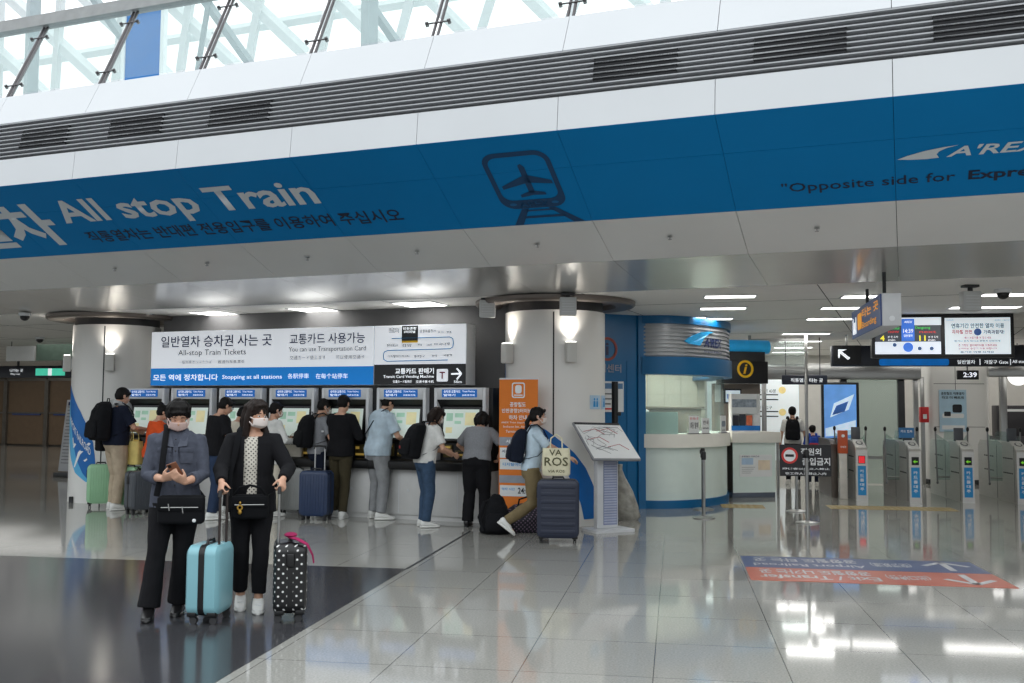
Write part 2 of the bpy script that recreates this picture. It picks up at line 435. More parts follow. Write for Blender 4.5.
btxt('AREX', mat('film_mid_blue', (0, 96, 150), .6), -3.80, -3.47, .97, 1.05, bold=.02)
bm = B()
for u in (-3.87, -3.40): bm.faces.new([bm.verts.new(onblue(u+.04*math.cos(2*math.pi*k/12), -1.0+.022*math.sin(2*math.pi*k/12), .006)) for k in range(12)])
obj('train_headlamp', bm, MATS['film_mid_blue'], wall_blue, smooth=0)
# sprinkler heads and small fittings in the soffit are below with the ceiling

# ------------------------------------------------------------------ upper deck, ceiling, hall walls
FROT = (0, 0, -PF)
bm = B(); box(bm, -42, US[-1], PROF['s2'][0]-.02, 44, CZ, CZ+.1)
# narrow ceiling joints
o = obj('ceiling', bm, CEIL, smooth=0, kind='structure'); o.rotation_euler = FROT
bm = B()
for k in range(14): box(bm, -28+3.0*k-.006, -28+3.0*k+.006, PROF['s2'][0], 40, CZ-.002, CZ+.01)
for k in range(8): box(bm, -40, 10, 14.4+3*k, 14.412+3*k, CZ-.002, CZ+.01)
o = obj('ceiling_joints', bm, SEAM, smooth=0, kind='structure'); o.rotation_euler = FROT
bm = B(); box(bm, -42, 30, PROF['gbase'][0]+.3, 44, PROF['gbase'][1]-.25, PROF['gbase'][1]-.05)
box(bm, US[-1], 30, 9.1, 44, CZ+.01, PROF['gbase'][1]-.25)
o = obj('ceiling_upper_deck', bm, WHITE, smooth=0, kind='structure'); o.rotation_euler = FROT
WALLD = mat('wall_dark_grey', (92, 92, 93), .6, var=.04)
bm = B(); box(bm, -11.75, -5.4, 13.72, 13.95, 0, CZ)
o = obj('wall_kiosk_back', bm, WALLD, smooth=0, kind='structure'); o.rotation_euler = FROT
BACKW = mat('wall_back_brown_grey', (120, 112, 102), .5, var=.05)
bm = B(); box(bm, -44, -11.9, 31.0, 31.3, 0, CZ)
o = obj('wall_back', bm, BACKW, smooth=0, kind='structure'); o.rotation_euler = FROT
bm = B(); box(bm, -44.3, -44, 5, 31.3, 0, CZ)
o = obj('wall_left', bm, BACKW, smooth=0, kind='structure'); o.rotation_euler = FROT
bm = B(); box(bm, -1.2, 16, 29.0, 29.3, 0, CZ)
o = obj('wall_far', bm, mat('wall_far_cream', (196, 194, 188), .5, var=.03), smooth=0, kind='structure'); o.rotation_euler = (0, 0, -PP)
bm = B(); box(bm, 15.7, 16, 12, 29.3, 0, CZ)
o = obj('wall_right', bm, MATS['wall_far_cream'], smooth=0, kind='structure'); o.rotation_euler = (0, 0, -PP)

# ------------------------------------------------------------------ glass railing on the deck
gr = thing('glass_railing', 'glass balustrade leaning back along the upper deck edge with grey handrail', 'railing', F(-10, PROF['gbase'][0], PROF['gbase'][1]), -PF)
gx = lambda u: u+10
dnr, dzr = PROF['rail'][0]-PROF['gbase'][0], PROF['rail'][1]-PROF['gbase'][1]
def gpt(u, t, off=0): return V((gx(u), dnr*t+off*.7, dzr*t-off*.7))
POSTM = mat('railing_post_grey', (96, 92, 94), .4, .4)
for i in range(4, len(US)-1):
    u0, u1 = US[i], US[i+1]
    b = B(); quad(b, gpt(u0+.06, .02), gpt(u1-.06, .02), gpt(u1-.06, .97), gpt(u0+.06, .97)); obj('glass_pane', b, GLASS, gr, smooth=0)
    b = B()
    for off in (-.03, .03):
        tube(b, [gpt(u0+off, 0, .02), gpt(u0+off, 1.0, .02)], .018, 6)
    for t in (.15, .8):
        tube(b, [gpt(u0-.13, t), gpt(u0+.13, t)], .009, 6)
        for s in (-.13, .13): tube(b, [gpt(u0+s, t, -.02), gpt(u0+s, t, .03)], .02, 8)
    obj('post', b, POSTM, gr)
b = B(); prism(b, [(dnr-.10, dzr-.05), (dnr+.06, dzr-.05), (dnr+.10, dzr+.10), (dnr-.06, dzr+.12)], gx(US[4]), gx(US[-1]), 'x')
obj('handrail', b, mat('handrail_grey', (142, 144, 144), .4, .3), gr, smooth=0)
# atrium roof lattice beyond the deck
LAT = mat('lattice_white_steel', (236, 241, 241), .5, var=.04)
LATG = mat('lattice_grey_steel', (172, 184, 187), .5, var=.06)
rng = random.Random(3)
def bar(bm, a, c, w, h): tube(bm, [a, c], [w, w], 4, h/w)
bm = B()
for k in range(-16, 8):                       # inclined triangulated roof plane
    u = -30+k*3.0
    bar(bm, F(u, 34, 6), F(u+9, 26, 19), .17, .3); bar(bm, F(u+9, 34, 6), F(u-3, 26, 19), .13, .26)
for z, n in ((8.2, 33), (11.5, 31), (15, 29)): bar(bm, F(-60, n, z), F(15, n, z), .12, .2)
obj('ceiling_lattice', bm, LAT, smooth=0, kind='structure')
bm = B()
for k in range(-9, 6):
    u = -22+k*4.4+rng.uniform(-.8, .8)
    bar(bm, F(u, 25, 6), F(u+rng.choice((-5, 4)), 22, 14), .08, .14)
    bar(bm, F(u+1, 24, 9.0), F(u+5.5, 24, 6.2), .07, .1)
for u in (-24, -12.6): bar(bm, F(u, 22, 5.4), F(u, 22, 18), .22, .22)
obj('ceiling_lattice_inner', bm, LATG, smooth=0, kind='structure')
bm = B()
for k in range(9):
    u = -30+k*3.9+rng.uniform(-1, 1)
    box(bm, u, u+rng.uniform(.8, 1.8), 27, 27.2, 5.2, rng.uniform(6.8, 12))
o = obj('wall_atrium_panels', bm, LAT, smooth=0, kind='structure'); o.rotation_euler = FROT
# blue hanging banner beyond the railing
p0 = at(143, 83, 17.0)
bn = thing('atrium_banner', 'tall blue banner with yellow lettering standing behind the glass balustrade', 'banner', (p0.x, 17.0, PROF['gbase'][1]-.05), -PF)
b = B(); box(b, -.38, .38, -.03, .03, .25, 3.6, .01); obj('cloth', b, mat('banner_blue', (24, 116, 190), .6, var=.06), bn)
b = B(); box(b, -.46, -.38, -.05, .05, 0, 3.7, .01); box(b, .38, .46, -.05, .05, 0, 3.7, .01); box(b, -.46, .46, -.05, .05, 3.6, 3.7, .01); obj('frame', b, LAT, bn)
txt('공항철도', YEL, bn, -.2, .3, 1.55, 1.75, -.035); txt('AIRPORT', YEL, bn, -.2, .3, 1.3, 1.42, -.035)

# ------------------------------------------------------------------ columns with ceiling rings, uplights and wave graphics
RINGM = mat('ring_bronze_grey', (120, 112, 106), .35, .5, var=.04)
RC, RR = .715, 1.15
colL, colR = (-12.72, 13.7), (-4.71, 13.68)
def column(name, c, seam_deg):
    b = B(); lathe(b, [(RC, .0), (RC, .02), (RC, CZ-.17)], F(*c), 64); o = obj(name, b, COLW, kind='structure')
    b = B(); lathe(b, [(RC-.03, CZ-.17), (RC-.03, CZ)], F(*c), 48); obj(name+'_neck', b, DARK, kind='structure')
    b = B()
    prof = [(RC+.10, CZ-.01), (RC+.16, CZ-.07), (RR-.03, CZ-.075), (RR, CZ-.05), (RR, CZ-.005)]
    lathe(b, prof, F(*c), 64); obj('ceiling_ring', b, RINGM, kind='structure')
    b = B()
    for a in (seam_deg, seam_deg+180, seam_deg+90, seam_deg-90):
        d = V((math.sin(R(a)), -math.cos(R(a)), 0)); t = V((d.y, -d.x, 0)); p = F(*c)+d*RC
        quad(b, p-t*.010+d*.003, p+t*.010+d*.003, p+t*.010+d*.003+V((0, 0, CZ-.2)), p-t*.010+d*.003+V((0, 0, CZ-.2)))
    obj(name+'_seam', b, SEAM, kind='structure')
    return o
cl_ = column('column_1', colL, 5); cr_ = column('column_2', colR, -4)
def toward(c):        # heading (deg) of the camera seen from a column: 0 = -Y
    p = F(*c); return math.degrees(math.atan2(-p.x, p.y))
def colpt(c, a, z, off): # a in degrees from the camera-facing direction, + = to the right in view
    a0 = R(toward(c)+a); p = F(*c)
    return p + V((math.sin(a0), -math.cos(a0), 0))*(RC+off) + V((0, 0, z))
# blue sail graphics wrapped on the columns
WAVE = mat('wave_blue_film', (0, 104, 182), .4, var=.12, scale=2); WAVEL = mat('wave_light_blue_film', (86, 178, 226), .4, var=.1, scale=2)
def sail(name, c, edges, m, label):
    b = B(); prev = None
    fine = []
    for (za, p0, q0), (zb, p1, q1) in zip(edges, edges[1:]):
        for k in range(8): fine.append((za+(zb-za)*k/8, p0+(p1-p0)*k/8, q0+(q1-q0)*k/8))
    fine.append(edges[-1])
    for z, a0, a1 in fine:
        row = [b.verts.new(colpt(c, a0+(a1-a0)*k/8, z, .004)) for k in range(9)]
        if prev:
            for k in range(8): b.faces.new((prev[k], prev[k+1], row[k+1], row[k]))
        prev = row
    o = obj(name, b, m, None, None)
    return tag(o, label, 'graphic')
sail('wave_graphic', colL, [(.35, -30, -22), (.5, -42, -22), (.75, -55, -24), (1.0, -63, -27), (1.25, -70, -35), (1.5, -76, -48), (1.7, -80, -62), (1.95, -84, -80)], WAVE, 'blue wave graphic with white lettering on the left white column')
sail('wave_graphic', colL, [(.35, -36, -30), (.5, -56, -42), (.75, -70, -55), (1.0, -78, -63), (1.25, -83, -70), (1.5, -86, -76), (1.7, -88, -80)], WAVEL, 'pale blue streak beside the blue wave on the left column')
sail('wave_graphic', colR, [(.10, 34, 58), (.3, 30, 55), (.55, 22, 48), (.8, 10, 36), (1.0, -2, 22), (1.15, -14, 8), (1.3, -30, -8), (1.5, -50, -36)], WAVE, 'blue wave graphic sweeping round the foot of the right white column')
sail('wave_graphic', colR, [(1.6, -84, -62), (1.8, -82, -70), (2.05, -80, -76), (2.25, -82, -80)], WAVE, 'small blue wave tip above the orange banner on the right column')
def collet(s, c, a0, a1, z0, z1, m, slope=0, label=None):
    return txt(s, m, None, a0, a1, z0, z1, 0, bold=.01, fmap=lambda a, z: colpt(c, a, z+slope*(a-a0), .008), label=label)
o = collet('AIRPORT RAILROAD', colL, -76, -30, 1.35, 1.47, TXTW, -.0125); tag(o, 'white AIRPORT RAILROAD lettering on the blue wave of the left column', 'lettering')
b = B()                                   # white aeroplane on the wave
for tri in ([(-62, .92), (-58, .99), (-34, .72), (-38, .68)], [(-50, .84), (-46, .80), (-30, .98), (-33, 1.0)], [(-50, .84), (-46, .80), (-56, .58), (-58, .6)], [(-64, 1.06), (-62, 1.08), (-60, .96), (-62, .94)]):
    b.faces.new([b.verts.new(colpt(colL, a, z, .010)) for a, z in tri])
tag(obj('aeroplane_pictogram', b, TXTW, smooth=0), 'white aeroplane pictogram on the blue wave of the left column', 'pictogram')
b = B()
for a in (-60, 50): box(b, -.03, .03, -.03, .03, 0, .1, mtx=MX.Translation(colpt(colL, a, 0, .02)))
o = obj('column_1_feet', b, SEAM, kind='structure')
# uplights
def sconce(p, ang, label, on=True):
    t = thing('wall_sconce', label, 'wall light', p, ang, 'uplights on the columns')
    b = B(); box(b, -.075, .075, -.14, -.01, .06, .34, .02); obj('housing', b, mat('sconce_white', (206, 205, 200), .5, var=.02), t)
    b = B(); box(b, -.06, .06, -.125, -.03, .338, .345); obj('lens', b, LIGHTP, t)
    b = B(); box(b, -.05, .05, -.02, .03, .10, .28); obj('bracket', b, SILVER, t)
    la = bpy.data.lights.new('uplight', 'SPOT'); la.energy = 32; la.color = (1, .93, .84); la.spot_size = R(112); la.spot_blend = 1.0; la.shadow_soft_size = .06
    lo = bpy.data.objects.new('uplight', la); COL.objects.link(lo); lo.parent = t; lo.location = (0, -.085, .36); lo.rotation_euler = (R(180-9), 0, 0)
    return t
def on_col(c, a): return colpt(c, a, 0, .0), R(toward(c)+a)
for c, a, z, lab in ((colL, -8, 2.12, 'white uplight on the left column by the ticket sign'), (colR, 16, 2.17, 'white uplight on the right half of the right column'),
                     (colR, -58, 2.17, 'white uplight on the left side of the right column above the orange banner'), (colL, -88, 2.12, 'white uplight on the far left edge of the left column')):
    p, r = on_col(c, a); sconce(p+V((0, 0, z)), r, lab)

# ------------------------------------------------------------------ ticket machines
KX = -5.49-.80                                    # left edge of the rightmost machine
KF = 12.98
def machine(label):
    t = thing('ticket_machine', label, 'ticket machine', F(KX, KF), -PF, 'ticket machines in a row under the ticket sign')
    b = B(); box(b, -.062, .862, .04, .62, .07, .72, .006); box(b, -.062, .862, .07, .62, 0, .07); obj('base_cabinet', b, mat('kiosk_light_metal', (206, 206, 204), .45, .12, var=.04), t)
    b = B(); box(b, .36, .37, .036, .05, .10, .70); box(b, .50, .53, .03, .05, .40, .44, .004); obj('service_door', b, SILVER, t)
    b = B(); prism(b, [(-.10, .72), (-.13, .76), (-.13, .83), (-.08, .86), (.62, .86), (.62, .72)], -.062, .862, 'x'); obj('counter_ledge', b, BLACK, t)
    b = B(); box(b, .0, .05, -.0, .60, .86, 1.89, .008); box(b, .75, .80, -.0, .60, .86, 1.89, .008); box(b, .05, .75, -.0, .60, 1.72, 1.89, .008); obj('casing', b, SILVER, t)
    b = B(); box(b, .05, .75, .13, .60, .86, 1.72); box(b, -.062, 0, .12, .60, .86, 1.89); box(b, .80, .862, .12, .60, .86, 1.89); prism(b, [(.0, 1.72), (.13, 1.60), (.13, 1.72)], .05, .75, 'x'); obj('recess', b, BLACK, t)
    b = B(); prism(b, [(.02, 1.14), (.09, 1.62), (.13, 1.62), (.13, 1.10)], .10, .70, 'x'); s = obj('screen_bezel', b, BLACK, t)
    def tilt(x, z, off=.002): k = (z-1.14)/.48; return V((x, .02+.07*k-off, z))
    SCR = mat('screen_pale', (206, 218, 210), .3, var=.06, scale=2, emit=.34)
    b = B(); quad(b, tilt(.13, 1.17), tilt(.67, 1.17), tilt(.67, 1.585), tilt(.13, 1.585)); obj('screen', b, SCR, s, smooth=0)
    for x0, x1, z0, z1 in ((.17, .27, 1.42, 1.53), (.30, .43, 1.47, 1.53), (.30, .40, 1.38, 1.42)):
        b = B(); quad(b, tilt(x0, z0, .004), tilt(x1, z0, .004), tilt(x1, z1, .004), tilt(x0, z1, .004))
        obj('screen_icon', b, mat('screen_green', (158, 200, 176), .4, emit=.28), s, smooth=0)
    for x0, x1, z0, z1 in ((.46, .62, 1.36, 1.54), (.17, .27, 1.25, 1.33)):
        b = B(); quad(b, tilt(x0, z0, .004), tilt(x1, z0, .004), tilt(x1, z1, .004), tilt(x0, z1, .004))
        obj('screen_icon', b, mat('screen_yellow', (220, 212, 164), .4, emit=.3), s, smooth=0)
    hd = panel('header_display', mat('header_blue', (14, 100, 182), .35, var=.05, emit=.35), t, .13, .67, 1.755, 1.865, -.002, .012)
    txt('승차권·교통카드', TXTWB, hd, .16, .42, 1.815, 1.855, -.017, bold=.01); txt('발매기', TXTWB, hd, .16, .34, 1.768, 1.802, -.017, bold=.01)
    txt('Ticket Machine', TXTWB, hd, .45, .64, 1.825, 1.85, -.017); txt('自動券売機', TXTWB, hd, .45, .64, 1.772, 1.797, -.017)
    b = B()
    for x0, x1, z0, z1 in ((.10, .24, .90, 1.08), (.29, .47, .90, 1.00), (.52, .70, .88, 1.06)): box(b, x0, x1, .10, .14, z0, z1, .008)
    sl = obj('card_slot_panel', b, mat('slot_brass', (96, 84, 46), .4, .4, var=.2), t)
    for x0, x1, z0, z1 in ((.12, .22, 1.03, 1.06), (.31, .45, .93, .95), (.54, .68, .90, .93), (.54, .60, .99, 1.03)):
        b = B(); box(b, x0, x1, .094, .10, z0, z1)
        obj('lit_slot', b, mat('slot_amber', (206, 170, 80), .4, emit=.22), sl, smooth=0)
    b = B(); box(b, .31, .45, .085, .10, .965, .985); obj('note_slot', b, INK, sl)
    return t
KLAB = ['ticket machine furthest left, the one by the left column', 'ticket machine behind the person in orange, second from the left column', 'ticket machine behind the person in a black tee shirt',
        'ticket machine with pale screen behind the woman in the black cardigan', 'ticket machine with the blue ribbed suitcase in front', 'ticket machine used by the man in a light blue polo shirt', 'ticket machine next to the orange banner, with bright screen']
mac = machine(KLAB[6])
for i in range(6): dup(mac, F(KX-.93*(6-i), KF), -PF, KLAB[i])

# ------------------------------------------------------------------ overhead ticket sign
SG = thing('ticket_sign', 'long illuminated white and blue sign above the ticket machines', 'sign', F(-5.85, 13.1, 1.90), -PF)
U = lambda u: u+5.85
Z = lambda z: z-1.90
SL, SR_, SM = -11.46, -5.85, -7.34
b = B(); box(b, U(SL), U(SR_), .012, .34, Z(1.935), Z(2.81), .004); obj('housing', b, SILVER, SG)
panel('white_panel', SIGNW, SG, U(SL)+.005, U(SM)-.01, Z(2.215), Z(2.805), .012, .014)
panel('blue_panel', SIGNB, SG, U(SL)+.005, U(SM)-.01, Z(1.94), Z(2.215), .012, .014)
rp_ = panel('route_panel', SIGNW, SG, U(SM)+.01, U(SR_)-.005, Z(2.235), Z(2.805), .012, .014)
kp_ = panel('black_panel', SIGNK, SG, U(SM)+.01, U(SR_)-.005, Z(1.94), Z(2.235), .012, .014)
def pxs(x): return U(at(x, 350, 1).x and 0) 
def su(px, py=350):                                # sign coordinate of a pixel
    r = ray(px, py); t = 13.1/(r.x*math.sin(PF)+r.y*math.cos(PF))
    return U(t*(r.x*math.cos(PF)-r.y*math.sin(PF))), Z(EYE+t*r.z)
def st(s, m, x0, y0, x1, y1, bold=0.0, parent=None):  # text between the pixels of its left-top and right-bottom
    u0, z1 = su(x0, y0); u1, z0 = su(x1, y1)
    zc = (su(x0, y0)[1]+su(x1, y0)[1])/2
    return txt(s, m, parent or SG, u0, u1, z0, z1, -.006, bold=bold)
st('일반열차 승차권 사는 곳', INKB, 161.5, 336.5, 272, 345.5, .012)
st('All-stop Train Tickets', INK, 178.5, 350, 246, 356.2)
st('一般列車きっぷうりば', mat('ink_grey', (110, 112, 116), .6), 179, 360.5, 212, 363.5); st('普通列车售票处', MATS['ink_grey'], 218, 360.2, 245, 363.3)
st('교통카드 사용가능', INKB, 290, 334, 365, 343, .012)
st('You can use Transportation Card', INK, 289, 347, 366, 352)
st('交通カード使えます', MATS['ink_grey'], 290, 355.6, 326, 359.5); st('可以使用交通卡', MATS['ink_grey'], 336, 355, 365, 359)
st('모든 역에 정차합니다', TXTWB, 153.5, 374.5, 218, 380.5, .012)
st('Stopping at all stations', TXTWB, 222.5, 375, 282, 379.8, .005)
st('各駅停車', TXTWB, 288, 373.5, 309, 378.5); st('在每个站停车', TXTWB, 316, 373.5, 348, 378.5)
# route map on the right panel: a blue serpentine line with stations
def tubeline(bm, pts, r): tube(bm, pts, r, 6)
def sp_(x, y): u, z = su(x, y); return V((u, -.006, z))
b = B(); pts = [sp_(x, y) for x, y in ((392, 338.5), (450, 337), (453, 338.5), (453.5, 343), (453, 347), (450, 348.8), (388, 350.5), (384.5, 352), (383.5, 355), (384, 359.5), (387, 361.3), (448, 360))]
tubeline(b, pts, .007); obj('route_line', b, mat('route_blue', (30, 130, 190), .5), rp_)
b = B(); (x0, z1), (x1, z0) = su(402.2, 326), su(418, 340.5); box(b, x0, x1, -.012, -.002, z0, z1); hb = obj('station_box', b, SIGNK, rp_)
panel('station_box_stripe', YEL, hb, x0, x1, z0-.03, z0, -.004, .006); txt('인천공항', TXTWB, hb, x0+.02, x1-.02, z1-.06, z1-.02, -.014, bold=.02); txt('1터미널', TXTWB, hb, x0+.04, x1-.04, z1-.11, z1-.07, -.014, bold=.02)
for s, xa, ya, xb, yb in (('인천공항2터미널', 389, 327.5, 399.5, 333), ('공항화물청사', 420, 329.5, 436, 332.5), ('운서', 438, 331, 443.5, 333.3), ('영종', 446.5, 331, 452, 333.3), ('청라국제도시', 387, 344, 398, 346.8),
                          ('검암', 402, 344, 412, 346.8), ('계양', 417.5, 343.5, 422.5, 346), ('김포공항', 426.5, 343.5, 432, 346), ('마곡나루', 434.5, 342.7, 450.5, 345.5), ('디지털미디어시티', 388, 355, 409.5, 357.5), ('홍대입구', 414, 355, 425, 357.5), ('공덕', 431.5, 354.5, 437, 357), ('서울역', 443.5, 354, 452, 356.5)):
    st(s, INK, xa, ya, xb, yb, .008, rp_)
st('교통카드 판매기', TXTWB, 395.5, 368.3, 434, 373.8, .02, kp_); st('Transit Card Vending Machine', TXTWB, 383.5, 375.2, 434, 378.6, .008, kp_); st('交通カード販売機', TXTWB, 393, 380.2, 412, 383, .008, kp_); st('交通卡售卡机', TXTWB, 416, 380.2, 434, 383, .008, kp_)
(x0, z1), (x1, z0) = su(437, 369), su(448, 381.5); lt = panel('letter_tile', SIGNW, kp_, x0, x1, z0, z1, -.002, .006, r=.02)
txt('T', mat('tile_maroon', (120, 30, 50), .5), lt, x0+.045, x1-.045, z0+.04, z1-.04, -.010, bold=.03)
b = B()
a0, a1, a2, a3 = sp_(451.5, 374), sp_(461.5, 373.6), sp_(457, 368.5), sp_(457, 379.3)
for p, q in ((a0, a1), (a2, a1), (a3, a1)): tube(b, [p, q], .012, 4)
obj('arrow', b, TXTWB, kp_, smooth=0); st('50m', TXTWB, 454, 380.5, 462, 383, .01, kp_)

# ------------------------------------------------------------------ information booth
bp = [fl(604, 511.5), fl(628, 510.2), fl(643, 508.0), fl(662, 507.8), fl(690, 505.8), fl(712, 503.2), fl(728, 500.5)]
def smooth_path(p, k=4):
    out = []
    for i in range(len(p)-1):
        a, b_, c, d = p[max(i-1, 0)], p[i], p[i+1], p[min(i+2, len(p)-1)]
        for j in range(k):
            t = j/k; out.append(.5*((2*b_)+(c-a)*t+(2*a-5*b_+4*c-d)*t*t+(3*b_-a-3*c+d)*t**3))
    out.append(p[-1]); return out
ctr = V((3.3, 18.2, 0))
front = [V((2.14, 16.45, 0)), V((2.5, 16.40, 0)), V((2.95, 16.62, 0)), V((3.40, 17.05, 0)), V((3.72, 17.6, 0)), V((3.88, 18.2, 0))]
arc = smooth_path(front, 5)
arc = arc + [V((3.90, 18.6, 0)), V((3.90, 20.2, 0))]
def off(path, d):
    out = []
    for i, p in enumerate(path):
        t = (path[min(i+1, len(path)-1)]-path[max(i-1, 0)]).normalized()
        out.append(p + V((t.y, -t.x, 0))*d)
    return out
IBO = V((2.14, 16.45, 0))
IB = thing('information_booth', 'blue round-fronted information booth with white counter', 'booth', IBO, 0)
def band(name, path, z0, z1, d0, d1, m, label=None, parent=IB, o0=IBO):
    bm = B(); a, c = off(path, d0), off(path, d1)
    rows = [[bm.verts.new(p-o0+V((0, 0, z))) for p in q] for q, z in ((a, z0), (a, z1), (c, z1), (c, z0))]
    n = len(path)
    for q in range(4):
        r0, r1 = rows[q], rows[(q+1) % 4]
        for k in range(n-1): bm.faces.new((r0[k], r0[k+1], r1[k+1], r1[k]))
    bm.faces.new([r[0] for r in rows]); bm.faces.new([r[-1] for r in rows][::-1])
    return obj(name, bm, m, parent, label)
band('plinth', arc, 0, .13, -.20, .03, BOOTHB)
band('lower_front', arc, .13, 1.0, -.20, .0, FROST, 'pale green frosted glass counter front')
ct = band('counter', arc, .98, 1.20, -.55, .06, mat('counter_white', (238, 236, 227), .4, var=.02))
band('glazing', arc[:-2], 1.20, 2.17, -.06, -.045, GLASS, 'clear curved counter window')
band('fascia', arc, 2.17, 2.46, -.30, .10, BOOTHB)
band('sign_back', arc[:-2], 2.46, 3.0, -.30, .02, mat('sign_band_grey', (170, 174, 178), .35, .4, var=.05))
for k in range(8): band('sign_louver', arc[:-2], 2.48+.064*k, 2.51+.064*k, .02, .06, LOUV)
band('top_band', arc, 3.0, CZ, -.30, .08, BOOTHB)
# side wall to the column
wl = [V((1.05, 15.9, 0)), V((2.14, 16.45, 0))]
sd = off(wl, 0)
band('side_wall', wl, 0, CZ, -.30, .0, BOOTHB)
band('pillar_trim', [V((2.05, 16.42, 0)), V((2.17, 16.44, 0))], 0, CZ, -.3, .05, BOOTHB)
band('pillar_trim', [V((1.86, 16.31, 0)), V((1.885, 16.322, 0))], 0, 2.38, -.1, .012, MATS['booth_blue'])
wd = (wl[1]-wl[0]).normalized(); wn = V((wd.y, -wd.x, 0))
def onw(x, z, d=.008): return wl[0]-IBO+wd*x+wn*d+V((0, 0, z))
def onwall(px, py):                    # side wall coordinates of a pixel
    r = ray(px, py); n = wn; t = (wl[0]).dot(n)/(r.x*n.x+r.y*n.y)
    p = V((r.x*t, r.y*t, 0)); return (p-wl[0]).dot(wd), EYE+r.z*t
WRED = mat('logo_dull_red', (150, 62, 52), .5)
cx, cz = onwall(607, 349)
b = B(); ring2d(b, 0, 0, .15, .19, -.01, 0)
for v in b.verts: v.co = onw(cx+v.co.x, cz+v.co.z, .004-v.co.y)
obj('logo_ring', b, WRED, IB)
txt('i', mat('logo_dark_blue', (30, 40, 80), .5), IB, cx-.03, cx+.03, cz-.10, cz+.10, 0, bold=.02, fmap=lambda x, z: onw(x, z))
x0, z0 = onwall(591, 372); x1, z1 = onwall(621, 364.5)
txt('안내센터', mat('booth_letter_grey', (150, 150, 160), .5), IB, x0, x1, z0, z1, 0, bold=.015, fmap=lambda x, z: onw(x, z))
# framed notice on the side wall
def wallpanel(name, px0, py0, px1, py1, m, d=.02, parent=IB):
    a, zt = onwall(px0, py0); c, zb = onwall(px1, py1); b = B()
    for q in [(onw(a, zb, d), onw(c, zb, d), onw(c, zt, d), onw(a, zt, d))]: quad(b, *q)
    for e0, e1 in (((a, zb), (c, zb)), ((c, zb), (c, zt)), ((c, zt), (a, zt)), ((a, zt), (a, zb))): quad(b, onw(*e0, d), onw(*e1, d), onw(*e1, 0), onw(*e0, 0))
    return obj(name, b, m, parent, smooth=0)
nb = wallpanel('notice_board', 594, 381, 623, 412, PAPER); nb['label'] = 'white notice with blue heading'
wallpanel('notice_heading', 595.5, 383, 622, 389, mat('notice_blue', (90, 130, 170), .5), .024, nb)
for k, y in enumerate((393, 398, 403)): wallpanel('notice_line', 596, y, 614-2*k, y+1.6, MATS['ink_grey'], .024, nb)
wallpanel('notice_red_line', 596, 408, 611, 409.6, RED, .024, nb)
# logo on the louvered sign
def arcpt(s, z, d):                     # s: metres along the booth front
    acc = 0
    for p, q in zip(arc, arc[1:]):
        L = (q-p).length
        if acc+L >= s: 
            t = (q-p)/L; return p+t*(s-acc)+V((t.y, -t.x, 0))*d-IBO+V((0, 0, z))
        acc += L
    return arc[-1]-IBO+V((0, 0, z))
AZ = mat('logo_azure', (40, 165, 225), .4, var=.08, emit=.15)
b = B()
sw = [(u_-.22, z_) for u_, z_ in [(.90, 2.72), (1.0, 2.68), (1.25, 2.66), (1.3, 2.72), (1.36, 2.80), (1.5, 2.87), (1.62, 2.90), (1.45, 2.905), (1.25, 2.88), (1.08, 2.82), (.97, 2.77)]]
A = [b.verts.new(arcpt(s, z, .075)) for s, z in sw]; C = [b.verts.new(arcpt(s, z, .06)) for s, z in sw]
b.faces.new(A); b.faces.new(C[::-1])
for k in range(len(sw)): b.faces.new((A[k], C[k], C[(k+1) % len(sw)], A[(k+1) % len(sw)]))
obj('logo_swoosh', b, AZ, IB, 'sky blue comet swoosh logo', smooth=0)
txt("A'REX", mat('logo_navy', (24, 44, 96), .4), IB, 1.12, 1.72, 2.64, 2.80, 0, bold=.03, shear=.25, fmap=lambda s, z: arcpt(s, z, .07))
txt('Airport Railroad', MATS['logo_navy'], IB, 1.12, 1.72, 2.54, 2.59, 0, bold=.01, fmap=lambda s, z: arcpt(s, z, .07))
# booth interior
b = B(); box(b, -.25, 1.7, 3.6, 3.7, 0, CZ); box(b, -.3, -.2, .3, 3.7, 0, CZ); obj('inner_wall', b, CREAM, IB)
b = B()
for k in range(5): box(b, -.2, 1.65, 3.585, 3.60, 1.3+.3*k, 1.306+.3*k)
for k in range(6): box(b, -.1+.33*k, -.094+.33*k, 3.585, 3.60, 1.1, CZ)
obj('tile_joints', b, mat('joint_beige', (178, 172, 158), .6), IB, smooth=0)
b = B(); box(b, .45, 1.5, 2.9, 3.3, 1.05, 1.62, .01); box(b, .40, 1.55, 2.85, 3.3, 1.62, 1.66, .01); obj('inner_shelf', b, mat('shelf_taupe', (130, 120, 108), .5), IB)
b = B(); box(b, .05, .40, 2.2, 2.6, 1.2, 1.6, .03); obj('copier', b, mat('copier_white', (205, 205, 203), .5), IB)
la = bpy.data.lights.new('booth_light', 'AREA'); la.energy = 48; la.size = 1.0; la.color = (1, .97, .9)
lo = bpy.data.objects.new('booth_light', la); COL.objects.link(lo); lo.parent = IB; lo.location = (.8, 2.0, 2.95)
b = B(); box(b, .3, 1.3, 1.6, 2.4, 2.98, 3.04); obj('inner_lamp', b, LIGHTP, IB)
# frosted lower part of the window
band('frosted_screen', arc[:9], 1.20, 1.56, -.09, -.075, FROST)
